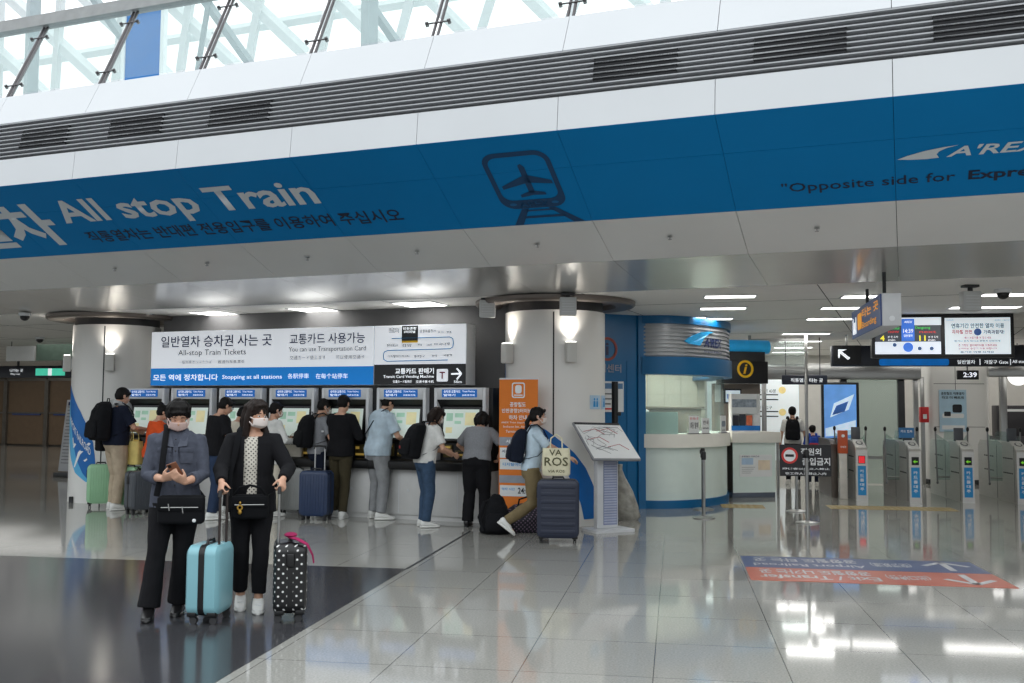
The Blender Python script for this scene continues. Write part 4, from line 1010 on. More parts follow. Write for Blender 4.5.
for x0, x1, z0, z1 in ((.12, .40, .05, .10), (.12, .16, .10, .26), (.36, .40, .10, .26), (.22, .30, .10, .20)): box(b, x0, x1, -.020, -.015, z0, z1)
obj('platform_icon', b, TXTWB, fp)
b = B(); tube(b, [(HLn+.001, .1, .08), (HLn+.012, .1, .08)], .03, 14); obj('end_cap_disc', b, TXTW, HS)

# ------------------------------------------------------------------ ceiling lights and small ceiling fittings
def lamp(name, parent, loc, power, sx, sy, col=(1, .985, .95)):
    la = bpy.data.lights.new(name, 'AREA'); la.shape = 'RECTANGLE'; la.size = sx; la.size_y = sy; la.energy = power; la.color = col
    lo = bpy.data.objects.new(name, la); COL.objects.link(lo); lo.parent = parent; lo.location = loc
    return lo
for p_ in (F(-16, 18), F(-22, 22), F(-27, 26), F(-20, 27), F(-33, 27)): lamp('hall_fill_light', None, (p_.x, p_.y, CZ-.06), 40, 6, 4)  # added fill without fixtures, brightens the far left of the hall
for u_ in (1.2, 3.6, 6.0, 8.4, 10.8):  # more added fill, no fixtures modelled, lifts the area beyond the gates
    for n_ in (21.4, 23.6, 25.8, 28): p_ = P(u_, n_); lamp('hall_fill_light', None, (p_.x, p_.y, CZ-.06), 13, 1.5, .5).rotation_euler = (0, 0, -PP)
def clight(label, loc, rz, L=1.15, Wd=.30, n=[0]):
    t = thing('ceiling_light', label, 'ceiling light', loc, rz, 'flat ceiling lights')
    b = B(); box(b, -L/2-.02, L/2+.02, -Wd/2-.02, -Wd/2, -.014, -.001); box(b, -L/2-.02, L/2+.02, Wd/2, Wd/2+.02, -.014, -.001); box(b, -L/2-.02, -L/2, -Wd/2, Wd/2, -.014, -.001); box(b, L/2, L/2+.02, -Wd/2, Wd/2, -.014, -.001)
    obj('frame', b, WHITE, t, smooth=0)
    b = B(); box(b, -L/2, L/2, -Wd/2, Wd/2, -.010, -.002); obj('diffuser', b, LIGHTP, t, smooth=0)
    lamp('ceiling_lamp', t, (0, 0, -.016), 8*L, L, Wd)
    return t
LT = [(215, 313, .60, 'square ceiling light over the left end of the ticket sign', 0), (314, 309.3, .60, 'square ceiling light over the middle of the ticket sign', 0), (420, 303.7, .62, 'square ceiling light over the right end of the ticket sign', 0),
      (730, 296, .66, 'ceiling light nearest the camera above the booth', 1), (723, 308, .66, 'middle ceiling light of three above the booth', 1), (712, 318.5, .66, 'furthest ceiling light of three above the booth', 1), (690, 317.5, .5, 'ceiling light half hidden by the booth top', 1),
      (862, 296, .5, 'ceiling light behind the hanging navy sign', 1), (846, 307.5, .7, 'ceiling light left of the hanging navy sign', 1), (832, 318.5, .8, 'long ceiling light left of the hanging sign, further in', 1), (985, 306.8, .95, 'ceiling light over the departure screens', 1), (1018, 294, .9, 'ceiling light by the right edge of the photo', 1),
      (806, 333.5, .9, 'far ceiling light beyond the booth glass, nearest of four', 1), (800, 341, .9, 'far ceiling light beyond the booth glass, second of four', 1), (793, 347.3, .9, 'far ceiling light beyond the booth glass, third of four', 1), (790, 352, .9, 'far ceiling light beyond the booth glass, last of four', 1),
      (58, 313, .3, 'small ceiling light left of the left column', 0) if False else (146, 314.2, .22, 'small ceiling light beside the left column ring', 0)]
base_l = None
for px, py, L, lab, pg in LT:
    loc = fl(px, py, CZ); loc.z = CZ
    t = clight(lab, loc, -PP if pg else -PF, L, .60 if not pg and L > .4 else (.16 if L < .4 else .30))
def sq(px, py, zz=CZ): p = fl(px, py, zz); return V((p.x, p.y, zz))
def domecam(label, p):
    t = thing('dome_camera', label, 'security camera', p, 0)
    b = B(); lathe(b, [(.09, -.05), (.10, -.03), (.10, -.0)], n=20); obj('mount', b, WHITE, t); b = B(); ell(b, (0, 0, -.06), (.075, .075, .07), 16, 10); obj('dome', b, BLACK, t)
domecam('white dome camera on the ceiling at far left', sq(25, 313)); domecam('small dark dome camera left of the left column', sq(40, 337)); domecam('dome camera on the ceiling right of the departure screens', sq(1003, 289))
def speaker(label, p, drop=.12, rz=0):
    t = thing('ceiling_speaker', label, 'speaker', p, rz, 'white box speakers under the ceiling')
    b = B(); box(b, -.11, .11, -.07, .07, -drop-.24, -drop, .015); obj('box', b, mat('speaker_white', (200, 202, 202), .5, var=.02), t)
    b = B(); cyl(b, (0, 0, -drop), (0, 0, 0), .03, 10); box(b, -.09, .09, -.06, .06, -.03, 0, .006); obj('bracket', b, DARK, t)
    b = B()
    for k in range(5): box(b, -.08, .08, -.074, -.070, -drop-.20+.035*k, -drop-.19+.035*k)
    obj('grille', b, SILVER, t)
speaker('white box speaker left under the ring of the right column', sq(488, 300.5)+V((0, -.3, .0)), .03); speaker('white box speaker in front of the ring of the right column', sq(568, 293), .06); speaker('white box speaker hanging above the departure screens', sq(970, 285), .08)
for px, py, lab in ((488-20, 283, 'round smoke detector left of the right column'), (440+14, 276, 'round smoke detector above the ticket sign')):
    pass
def sprk(label, u, key0, key1, t0):
    n0, z0 = PROF[key0]; n1, z1 = PROF[key1]
    p = F(u, n0+(n1-n0)*t0, z0+(z1-z0)*t0-.02)
    t = thing('sprinkler_head', label, 'sprinkler', p, 0, 'sprinkler heads in the soffit'); b = B(); lathe(b, [(.008, -.03), (.02, -.027), (.02, -.022), (.008, -.018), (.008, .0), (.03, .006)], n=14); obj('head', b, mat('sprinkler_grey', (150, 150, 148), .4, .3), t)
for i, lab in enumerate(('sprinkler head in the soffit panel furthest left', 'sprinkler head in the soffit above the left column', 'sprinkler head in the soffit above the ticket sign', 'sprinkler head in the soffit left of the right column', 'sprinkler head in the soffit right of the right column', 'sprinkler head in the soffit above the booth', 'sprinkler head in the soffit above the hanging sign')):
    sprk(lab, US[10]+.75+SP*i, 'bbot', 's1', .45)

# ------------------------------------------------------------------ far left: glazed doors, hanging exit sign, notice easel
DOORM = mat('door_bronze', (112, 96, 80), .4, var=.05)
for i, u in enumerate((-36.5, -34.3, -32.1, -29.9)):
    o = obj('door_%d' % (i+1), box(B(), u+.05, u+2.1, 30.9, 30.98, .05, 2.6), GLASSD if False else mat('door_glass_brown', (136, 116, 96), .15, var=.05, spec=.6), kind='structure', smooth=0); o.rotation_euler = FROT
    b = B()
    for x in (u, u+2.1): box(b, x-.05, x+.05, 30.8, 30.95, 0, 2.65)
    box(b, u, u+2.1, 30.82, 30.95, 2.6, 2.7); box(b, u, u+2.1, 30.85, 30.95, 1.28, 1.34)
    o = obj('door_%d_frame' % (i+1), b, mat('door_steel', (140, 136, 130), .3, .7), kind='structure', smooth=0); o.rotation_euler = FROT
    b = B(); box(b, u+.3, u+1.8, 30.86, 30.9, 1.22, 1.3); o = obj('door_%d_stripe' % (i+1), b, mat('door_stripe_blue', (70, 90, 150), .4), kind='structure', smooth=0); o.rotation_euler = FROT
bm = B(); tube(bm, [F(-27.8, 30.2, 2.3), F(-26.6, 29.8, 1.5), F(-26, 29.6, .9)], .06, 8); tube(bm, [F(-27.8, 30.2, 1.5), F(-26.6, 29.8, .7), F(-26, 29.6, .3)], .05, 8)
tag(obj('stair_handrail', bm, mat('rail_pale', (190, 184, 172), .4)), 'pale sloping stair handrails right of the brown doors', 'handrail')
pe = at(-14, 377.5, 26)
XS = thing('exit_sign', 'dark hanging sign with a glowing green panel above the far doors', 'sign', pe, -PF+R(8))
xo, xrz = pe.copy(), XS.rotation_euler.z
def ex(x, y): return ppx(x, y, xo, xrz)
(xa, zt), (xb, zb) = ex(-16, 366), ex(76, 377.5)
b = B(); box(b, xa, xb, 0, .25, zb, zt, .01); obj('housing', b, NAVYB, XS)
(xa, zt), (xb, zb) = ex(36, 368.5), ex(65, 375.5); g = panel('green_panel', mat('exit_green', (70, 190, 160), .4, var=.05, emit=.8), XS, xa, xb, zb, zt, -.002, .01)
(x0, z1), (x1, z0) = ex(48.5, 368.5), ex(52, 375.5); panel('running_pictogram', TXTWB, g, x0, x1, z0, z1, -.013, .003)
(x0, z1), (x1, z0) = ex(10, 369), ex(23, 372); txt('나가는 곳', TXTWB, XS, x0, x1, z0, z1, -.004, bold=.01); (x0, z1), (x1, z0) = ex(10.5, 373), ex(20, 375.5); txt('Way out', TXTWB, XS, x0, x1, z0, z1, -.004)
b = B(); cyl(b, (ex(15, 366)[0], .12, ex(15, 366)[1]), (ex(15, 366)[0], .12, CZ-pe.z), .03, 8); cyl(b, (ex(60, 366)[0], .12, ex(60, 366)[1]), (ex(60, 366)[0], .12, CZ-pe.z), .03, 8); obj('hanger', b, DARK, XS)
pe = fl(70, 477)
ES = thing('notice_easel', 'grey free-standing notice board covered in small print left of the left column', 'notice board', pe, -PF)
b = B(); MT = MX.Rotation(R(-7), 4, 'X'); box(b, -.36, .36, -.02, .02, .12, 1.75, .01, mtx=MT); obj('board', b, mat('easel_grey', (176, 178, 182), .5), ES)
b = B(); box(b, -.36, .36, -.15, .35, 0, .10, .02); obj('base', b, DARK, ES)
b = B()
for k in range(18): box(b, -.30, .05+.23*((k*37) % 10)/10, -.026, -.021, .30+.075*k, .318+.075*k, mtx=MT)
obj('print_lines', b, MATS['ink_grey'], ES, smooth=0); b = B(); box(b, -.30, .30, -.026, -.021, 1.62, 1.70, mtx=MT); obj('heading', b, INKB, ES)
t = thing('blue_sign_board', 'small blue board on a post above the grey notice easel', 'sign', fl(72, 470)+V((0, .6, 0)), -PF)
obj('board', box(B(), -.25, .25, -.03, .03, 1.85, 2.2, .01), mat('far_blue_board', (60, 104, 150), .5), t); obj('post', cyl(B(), (0, 0, 0), (0, 0, 1.86), .025, 10), SILVER, t); obj('base', box(B(), -.2, .2, -.2, .2, 0, .03, .01), DARK, t)
pe = at(20, 357, 24.0)
WP = thing('hanging_banner', 'pale hanging banner panel above the exit sign', 'banner', V((pe.x, 24, 2.60)), -PF)
b = B(); box(b, -.45, .45, 0, .04, .06, .42, .01); obj('cloth', b, PAPER, WP); b = B(); box(b, .5, 2.2, 0, .04, .06, .45, .01); obj('green_cloth', b, mat('banner_green_grey', (112, 136, 122), .5), WP); b = B(); cyl(b, (-.3, .02, .42), (-.3, .02, CZ-2.6), .01, 6); cyl(b, (1.8, .02, .42), (1.8, .02, CZ-2.6), .01, 6); obj('wire', b, DARK, WP)

# ------------------------------------------------------------------ standing things by the right column
pb = onF(517, 12.6)
RB = thing('roll_up_banner', 'orange roll-up banner with white text beside the rightmost ticket machine', 'banner', pb, -PF+R(6))
ro, rrz = pb.copy(), RB.rotation_euler.z
def rx(x, y): return ppx(x, y, ro, rrz)
(xa, zt), (xb, _) = rx(499.5, 379.5), rx(538, 377.5)
b = B(); box(b, xa, xb, -.004, .004, .08, zt, 0); fb = obj('fabric', b, ORANGE, RB)
b = B(); box(b, xa-.02, xb+.02, -.10, .10, 0, .08, .02); obj('base', b, SILVER, RB)
b = B(); cyl(b, (0, .03, .06), (0, .03, zt), .012, 8); box(b, xa, xb, -.008, .012, zt, zt+.02); obj('support_pole', b, SILVER, RB)
def rt(s, a, y0, c, y1, m=TXTW, bold=.02): (x0, z1), (x1, z0) = rx(a, y0), rx(c, y1); return txt(s, m, fb, x0, x1, z0, z1, -.010, bold=bold)
(x0, z1), (x1, z0) = rx(512, 382.5), rx(525, 398)
b = B(); n_ = rrect(x0, x1, z0, z1, .03); i_ = rrect(x0+.016, x1-.016, z0+.016, z1-.016, .02)
A = [b.verts.new((x, -.007, z)) for x, z in n_]; C = [b.verts.new((x, -.007, z)) for x, z in i_]
for k in range(len(A)): b.faces.new((A[k], A[(k+1) % len(A)], C[(k+1) % len(A)], C[k]))
prism(b, rrect((x0+x1)/2-.045, (x0+x1)/2+.045, z0+.06, z1-.035, .03), -.008, -.005); box(b, (x0+x1)/2-.06, (x0+x1)/2+.06, -.008, -.005, z0+.03, z0+.045)
obj('train_icon', b, TXTW, fb, smooth=0)
rt('공항철도', 510, 402, 526, 407); rt('인천공항2터미널역', 502, 408.5, 535.5, 413); rt('하차 안내', 509, 415, 527, 420); rt('AREX Train departing from', 501.5, 421.5, 535, 424, bold=.005); rt('Incheon Int. Airport', 503.5, 425.5, 531.5, 428.5, bold=.005); rt('Terminal 2 Station', 506, 430, 530, 433, bold=.005)
def rpn(name, a, y0, c, y1, m): (x0, z1), (x1, z0) = rx(a, y0), rx(c, y1); return panel(name, m, fb, x0, x1, z0, z1, -.004, .004)
BG = mat('banner_grey', (150, 156, 166), .6)
rpn('grey_box', 499.5, 437, 537.5, 446, BG); rt('서울역 방면', 506, 439.5, 531, 443.5); rpn('white_box', 500, 447.5, 515, 458, PAPER); rpn('white_box', 518, 447, 537, 458, PAPER); rt('서울역', 502, 449.5, 513, 453, INKB); rt('05:18', 520, 449.5, 534, 454, INK)
rpn('white_box', 500, 459, 537, 470, PAPER); rt('디지털미디어시티', 503, 462.5, 534, 466.5, SKYB); rpn('grey_box', 499.5, 475, 537.5, 483.5, BG); rpn('white_box', 500, 485, 537, 497, PAPER); rt('24:00', 518, 487.5, 532, 494, INK); rt('막차 시간', 502, 487.5, 515, 490.5, SKYB)

pm_ = fl(608.5, 531)
MS = thing('map_stand', 'grey stand with a slanted white route map board before the blue wall', 'map stand', pm_, R(26))
b = B(); prism(b, rrect(-.30, .30, -.20, .22, .04), 0, .035, 'z'); obj('base_plate', b, SILVER, MS)
b = B(); box(b, -.17, .15, .0, .10, .035, 1.10, .01); obj('pedestal', b, SILVER, MS)
pt = panel('timetable', mat('timetable_lilac', (140, 148, 178), .5), MS, -.08, .13, .08, 1.0, -.002, .006)
for k in range(26): panel('timetable_row', mat('timetable_pale', (178, 184, 204), .5), pt, -.07, .12, .10+.034*k, .118+.034*k, -.009, .001)
MTX = MX.Translation((0, .06, 1.17)) @ MX.Rotation(R(-52), 4, 'X') @ MX.Rotation(R(2), 4, 'Y')
b = B(); box(b, -.36, .36, -.02, .02, -.38, .38, .012, mtx=MTX); bo = obj('map_board', b, mat('map_frame_grey', (150, 152, 156), .4, .3), MS)
b = B(); box(b, -.345, .345, -.026, -.021, -.365, .32, mtx=MTX); mp_ = obj('map_sheet', b, PAPER, bo)
b = B(); box(b, -.345, .345, -.028, -.022, .325, .365, mtx=MTX); obj('map_heading', b, DARK, bo)
rng = random.Random(5); b = B()
for k in range(9):
    x, z = rng.uniform(-.3, .3), rng.uniform(-.28, .22); pts = [V((x, -.029, z))]
    for j in range(5): x = max(-.32, min(.32, x+rng.uniform(-.2, .2))); z = max(-.32, min(.27, z+rng.uniform(-.12, .12))); pts.append(V((x, -.029, z)))
    tube(b, [MTX @ p for p in pts], .0022, 4)
obj('map_lines', b, MATS['ink_grey'], bo)
b = B()
for k in range(4):
    x, z = rng.uniform(-.3, .0), rng.uniform(-.2, .2); tube(b, [MTX @ V((x, -.030, z)), MTX @ V((x+.2, -.030, z+.06)), MTX @ V((x+.3, -.030, z-.05))], .004, 4)
obj('map_lines_red', b, mat('map_red', (200, 130, 130), .5), bo)
p = fl(615, 515); t = thing('black_pole', 'thin black pole standing behind the route map stand', 'pole', p, 0)
b = B(); cyl(b, (0, 0, .02), (0, 0, 2.02), .05, 12); obj('pole', b, BLACK, t); b = B(); lathe(b, [(.15, 0), (.15, .02), (.05, .03)], n=20); obj('base', b, BLACK, t); b = B(); box(b, .02, .09, -.05, .05, 1.5, 1.56, .01); obj('clip', b, BLACK, t)
p = fl(628, 520); b = B()
ringsb = []
for z, ra, rb, dx_ in ((0, .14, .11, 0), (.05, .17, .13, 0), (.2, .16, .12, -.02), (.42, .11, .09, -.05), (.62, .06, .05, -.10), (.72, .035, .03, -.12), (.80, .05, .04, -.13)):
    n = 22; ringsb.append([b.verts.new((p.x+dx_+ra*math.cos(2*math.pi*k/n)*(1+.1*math.sin(5*k+z*20)), p.y+rb*math.sin(2*math.pi*k/n)*(1+.1*math.cos(7*k)), z+.002)) for k in range(n)])
skin(b, ringsb); tag(obj('plastic_bag', b, mat('plastic_grey', (150, 148, 140), .35, var=.3, scale=12, bump=.4)), 'knotted translucent plastic bag on the floor right of the map stand', 'bag')
# people-icon notice on the right column
b = B(); o_n = []
for a0, a1, z0, z1 in ((42, 60, 1.60, 1.79), (64, 80, 1.60, 1.79)):
    pr = None
    for k in range(5):
        a = a0+(a1-a0)*k/4; q = [b.verts.new(colpt(colR, a, z, .008)) for z in (z0, z1)]
        if pr: b.faces.new((pr[0], q[0], q[1], pr[1]))
        pr = q
nn_ = tag(obj('column_notice', b, mat('notice_pale_blue', (176, 204, 226), .5)), 'pair of pale blue notices with person icons on the right column', 'notice')
b = B()
for a0 in (49, 54, 70, 75):
    b.faces.new([b.verts.new(colpt(colR, a0+x, z, .012)) for x, z in ((-2, 1.63), (2, 1.63), (1.4, 1.71), (-1.4, 1.71))]); b.faces.new([b.verts.new(colpt(colR, a0+1.3*math.cos(R(45*k)), 1.735+.02*math.sin(R(45*k)), .012)) for k in range(8)])
obj('person_icon', b, SKYB, nn_, smooth=0)

# ------------------------------------------------------------------ floor sticker with arrows
fs = P(.70, 9.87); FS = thing('floor_sticker', 'blue and orange direction sticker on the floor with two arrows', 'floor sticker', fs, -PP)
b = B(); box(b, 0, 2.37, .79, 1.57, .0005, .004); bl_ = obj('blue_half', b, mat('sticker_blue', (46, 74, 128), .3, var=.06, scale=2), FS)
b = B(); box(b, 0, 2.37, 0, .785, .0005, .004); or_ = obj('orange_half', b, mat('sticker_orange', (196, 96, 70), .3, var=.06, scale=2), FS)
STW = mat('sticker_white', (206, 206, 208), .4)
def flat(x, y): return V((x, y, .0055))
for par, y0, s1, s2, s3, up in ((bl_, .79, '공항철도 타는 곳', 'Airport Railroad', '(空港鉄道)', 1), (or_, 0, '공항철도 나가는 곳', 'Exit / Transfer', '(出口換乘)', -1)):
    txt(s1, STW, par, .12, 1.18, y0+.42, y0+.68, 0, bold=.03, fmap=flat, flip=True); txt(s2, STW, par, .10, 1.22, y0+.12, y0+.34, 0, bold=.02, fmap=flat, flip=True); txt(s3, STW, par, 1.30, 1.70, y0+.25, y0+.55, 0, bold=.02, fmap=flat, flip=True)
    b = B(); yc = y0+.40
    for x0, ya, x1, yb, w in ((2.05, -.28, 2.05, .28, .035), (2.05, .28*up, 1.83, .02*up, .035), (2.05, .28*up, 2.27, .02*up, .035)):
        d = V((x1-x0, yb-ya, 0)).normalized(); nn = V((-d.y, d.x, 0))*w; p0_, p1_ = V((x0, yc+ya, .0055)), V((x1, yc+yb, .0055)); quad(b, p0_-nn, p0_+nn, p1_+nn, p1_-nn)
    obj('arrow', b, STW, par, smooth=0)

# ------------------------------------------------------------------ people
def remesh(name, bm, voxel, m, parent, smooth=3, amp=0.0, freq=9.0, seed=0, stretch=(1, 1, 1), label=None):
    me = bpy.data.meshes.new('tmp'); bmesh.ops.recalc_face_normals(bm, faces=bm.faces); bm.to_mesh(me); bm.free()
    t = bpy.data.objects.new('tmp', me); COL.objects.link(t)
    md = t.modifiers.new('r', 'REMESH'); md.mode = 'VOXEL'; md.voxel_size = voxel
    if smooth:
        sm = t.modifiers.new('s', 'SMOOTH'); sm.iterations = smooth; sm.factor = .5
    out = bpy.data.meshes.new_from_object(t.evaluated_get(bpy.context.evaluated_depsgraph_get()))
    bpy.data.objects.remove(t); bpy.data.meshes.remove(me)
    if amp:
        nn = [v.normal.copy() for v in out.vertices]; sd_ = V((seed*3.1, seed*1.7, seed*.9))
        for v, n in zip(out.vertices, nn):
            p = V((v.co.x*stretch[0], v.co.y*stretch[1], v.co.z*stretch[2]))*freq+sd_
            v.co += n*(amp*(noise.noise(p)+.5*noise.noise(p*2.3)))
    out.materials.clear(); out.materials.append(m)
    out.polygons.foreach_set('use_smooth', [True]*len(out.polygons))
    o = bpy.data.objects.new(name, out); link(o, parent)
    if label: o['label'] = label
    return o
def ik(a, t, l1, l2, pole):
    d = t-a; L = min(d.length, (l1+l2)*.998); d = d.normalized(); t = a+d*L
    x = (l1*l1-l2*l2+L*L)/(2*L); h = math.sqrt(max(l1*l1-x*x, 0))
    pp = pole-d*pole.dot(d); pp = pp.normalized()
    return a+d*x+pp*h, t
def rings(bm, rows, T, n=20, e=2.4):      # (z, rx, ry, yoff): super-elliptic rings through T
    rg = []
    for z, rx, ry, yo in rows:
        q = []
        for k in range(n):
            a = 2*math.pi*k/n; c, s = math.cos(a), math.sin(a)
            q.append(bm.verts.new(T(V((rx*math.copysign(abs(c)**(2/e), c), yo+ry*math.copysign(abs(s)**(2/e), s), z)))))
        rg.append(q)
    skin(bm, rg)
PSEED = [0]
def person(label, loc, yaw, H, lean=0, bend=0, twist=0, feet=None, hands=None, hdir=None, curl=(35, 35), head=(0, 0), hair=('short', HAIRK), top=None, coat=None, bottom=None, shoe=SHOEW, mask=None,
           girth=1.0, near=False, child=False, eyes=True, pole=None, palm=None, group=None):
    PSEED[0] += 1; sd_ = PSEED[0]
    s = H/1.70; t = thing('person', label, 'person', loc, R(yaw), group)
    vx = .0068 if near else .0085
    S = MX.Scale(s, 4)
    hipz = .91
    feet = feet or {}
    fL, fR = feet.get('L', (-.10, .0, 0, 8, 0)), feet.get('R', (.10, .0, 0, -8, 0))   # x, y, lift, yaw, heel pitch
    pel = V(((fL[0]+fR[0])/2*.5, (fL[1]+fR[1])/2, 0))
    drop = feet.get('drop', 0.0)
    LQ = MX.Translation(pel+V((0, 0, .93-drop))) @ MX.Rotation(R(-lean), 4, 'X') @ MX.Rotation(R(twist), 4, 'Z') @ MX.Translation((0, 0, -.93))
    BQ = MX.Translation((0, 0, 1.18)) @ MX.Rotation(R(-bend), 4, 'X') @ MX.Translation((0, 0, -1.18))
    def TB(p):                                # torso point -> body space
        k = max(0, min(1, (p.z-1.05)/.25)); p = p.lerp(BQ @ p, k)
        lo = p+pel-V((0, 0, drop)); k2 = max(0, min(1, (p.z-.86)/.12))
        return S @ (lo.lerp(LQ @ p, k2))
    NB = V((0, -.015, 1.485))                 # neck pivot
    HQ = MX.Rotation(R(head[1]), 4, 'Z') @ MX.Rotation(R(-head[0]), 4, 'X')
    nbw = TB(NB)/s
    HC = MX.Translation(nbw) @ HQ @ MX.Translation((0, .03, .115))
    hk = 1.12 if child else 1.0
    def TH(p): return S @ (HC @ (V(p)*hk))
    g = girth
    # joints (unit body space)
    sh = {k: TB(V((x*(.95+.05*g), -.01, 1.385)))/s for k, x in (('L', -.168), ('R', .168))}
    hp = {k: pel+V((x, 0, hipz-drop)) for k, x in (('L', -.088), ('R', .088))}
    arms, legs = {}, {}
    hands = hands or {}; hdir = hdir or {}; pole = pole or {}
    for k, sg in (('L', -1), ('R', 1)):
        w = V(hands.get(k, (sg*.27, .04, .86)))
        e, w = ik(sh[k], w, .285, .255, V(pole.get(k, (sg*.6, -.8, -.3))))
        arms[k] = (sh[k], e, w)
        f = fL if k == 'L' else fR
        pit = R(f[4]); yw = R(f[3]); fd = V((-math.sin(yw), math.cos(yw), 0))
        ank = V((f[0], f[1], .085+f[2])) + V((0, 0, .12*math.sin(pit))) - fd*.0
        kn, an = ik(hp[k], ank, .425, .405, fd+V((0, .2, 0)))
        legs[k] = (hp[k], kn, an, fd, pit)
    # ---- body: one continuous surface
    bm = B()
    rows = [(.84, .10, .08, 0), (.87, .145, .105, -.005), (.94, .160, .115, -.01), (1.02, .145, .102, 0), (1.10, .132, .095, .005), (1.20, .145, .105, .0), (1.30, .16, .108, -.01), (1.38, .155, .095, -.015), (1.43, .12, .08, -.018), (1.465, .065, .06, -.015)]
    rings(bm, [(z, rx*g, ry*(.6*g+.4*g*g), y) for z, rx, ry, y in rows], TB)
    tube(bm, [TB(V((0, -.015, 1.42))), TB(NB)*.6+TH((0, -.03, -.06))*.4, TH((0, -.018, -.03))], [.056*s, .052*s, .052*s], 12)
    ell(bm, (0, 0, 0), (1, 1, 1), 20, 14, MX.Translation((0, 0, 0)) @ S @ HC @ MX.Diagonal((.074*hk, .094*hk, .090*hk, 1)) @ MX.Translation((0, -.12, .36)))
    ell(bm, (0, 0, 0), (1, 1, 1), 16, 12, S @ HC @ MX.Translation(V((0, .028, -.045))*hk) @ MX.Diagonal((.058*hk, .066*hk, .068*hk, 1)))
    ell(bm, (0, 0, 0), (1, 1, 1), 10, 8, S @ HC @ MX.Translation(V((0, .096, -.022))*hk) @ MX.Diagonal((.013*hk, .020*hk, .022*hk, 1)))
    for sg in (-1, 1): ell(bm, (0, 0, 0), (1, 1, 1), 10, 8, S @ HC @ MX.Translation(V((sg*.076, -.012, -.008))*hk) @ MX.Diagonal((.010*hk, .020*hk, .030*hk, 1)))
    hinfo = {}
    for k, sg in (('L', -1), ('R', 1)):
        a, e, w = [S @ p for p in arms[k]]
        tube(bm, [a, a.lerp(e, .5), e, e.lerp(w, .35), w], [.050*s*g, .045*s*g, .038*s, .037*s, .026*s], 12, dome=True)
        d = V(hdir.get(k, (w-e).normalized()*.85+V((0, .25, -.2)))).normalized()
        pn = V((palm or {}).get(k, (-sg, .15, 0))); pn = (pn-d*pn.dot(d)).normalized()     # palm normal
        sd = d.cross(pn).normalized()                                                  # across the palm
        th = sd if sd.dot(V((0, 1, .6))) > 0 else -sd                                  # thumb side: forward / up
        pw = w+d*.012*s
        tube(bm, [w-d*.01*s, w+d*.03*s, w+d*.06*s, w+d*.085*s], [.026*s, .036*s, .041*s, .038*s], 14, .42, up=pn) if False else None
        rg = []
        for q, ra, rb in ((-.012, .026, .020), (.015, .031, .018), (.05, .040, .016), (.08, .041, .014), (.092, .036, .010)):
            rg.append(ringv(bm, w+d*q*s, sd, pn, ra*s, rb*s, 14))
        skin(bm, rg)
        cu = curl[0 if k == 'L' else 1]
        rad = .0088 if near else .0098
        for i, (o_, ln) in enumerate(((.029, .068), (.010, .078), (-.010, .072), (-.029, .056))):
            b0 = w+d*.084*s+th*o_*s; pts = [b0-d*.02*s, b0]; ang = 0
            for j, fr in enumerate((.45, .32, .23)):
                ang += R(cu*(.8, 1.0, .7)[j]+4*i)
                dd = d*math.cos(ang)+pn*math.sin(ang)+th*(o_*1.2)
                pts.append(pts[-1]+dd.normalized()*ln*fr*s)
            tube(bm, pts, [rad*s*1.05, rad*s*1.05, rad*s, rad*s*.92, rad*s*.8], 8, dome=True)
        b0 = w+d*.022*s+th*.024*s
        d1 = (d*.62+th*.72+pn*.35).normalized(); d2 = (d*.85+th*.25+pn*(.35+cu/120)).normalized()
        tube(bm, [b0-d1*.01*s, b0+d1*.032*s, b0+d1*.032*s+d2*.030*s, b0+d1*.032*s+d2*.052*s], [.014*s, .0115*s, .010*s, .008*s], 8, dome=True)
        hinfo[k] = (w, d, pn, th, w+d*.075*s+pn*.03*s)
        h, kn, an, fd, pit = legs[k]
        h, kn, an = S @ h, S @ kn, S @ an
        tube(bm, [h+V((0, 0, .02*s)), h.lerp(kn, .4), kn, kn.lerp(an, .3), kn.lerp(an, .7), an], [.085*s*g, .075*s*g, .054*s, .054*s, .040*s, .036*s], 14, dome=True)
        toe = V((fd.x*math.cos(pit), fd.y*math.cos(pit), -math.sin(pit)))
        tube(bm, [an-toe*.03*s-V((0, 0, .042*s)), an+toe*.06*s-V((0, 0, .05*s)), an+toe*.11*s-V((0, 0, .056*s))], [.026*s, .026*s, .018*s], 10, dome=True)
    body = remesh('body', bm, vx, SKIN, t, 3)
    # ---- clothes
    def torso_shell(bm, hem, ease, T=TB, topz=1.47, flare=0.0):
        zr = [r for r in rows if hem+.02 < r[0] <= topz]
        base = [r for r in rows if r[0] <= max(hem, .94)] or [rows[2]]
        hw = .160 if hem < 1.0 else .145
        out = []
        for z in ([hem] if hem < .9 else [hem]):
            out.append((z, (hw+ease+flare)*g, (.112+ease+flare)*(.5+.5*g), -.005))
        for z, rx, ry, y in zr: 
            if z < .93: rx, ry = .158, .112
            k = max(0, (1.1-z)/.3)*flare
            ez = ease*(1.25 if 1.0 < z < 1.25 else 1)+(.008 if z > 1.36 else 0)
            out.append((z, rx*g+ez+k, ry*(.6*g+.4*g*g)+ez+k, y))
        rings(bm, out, T)
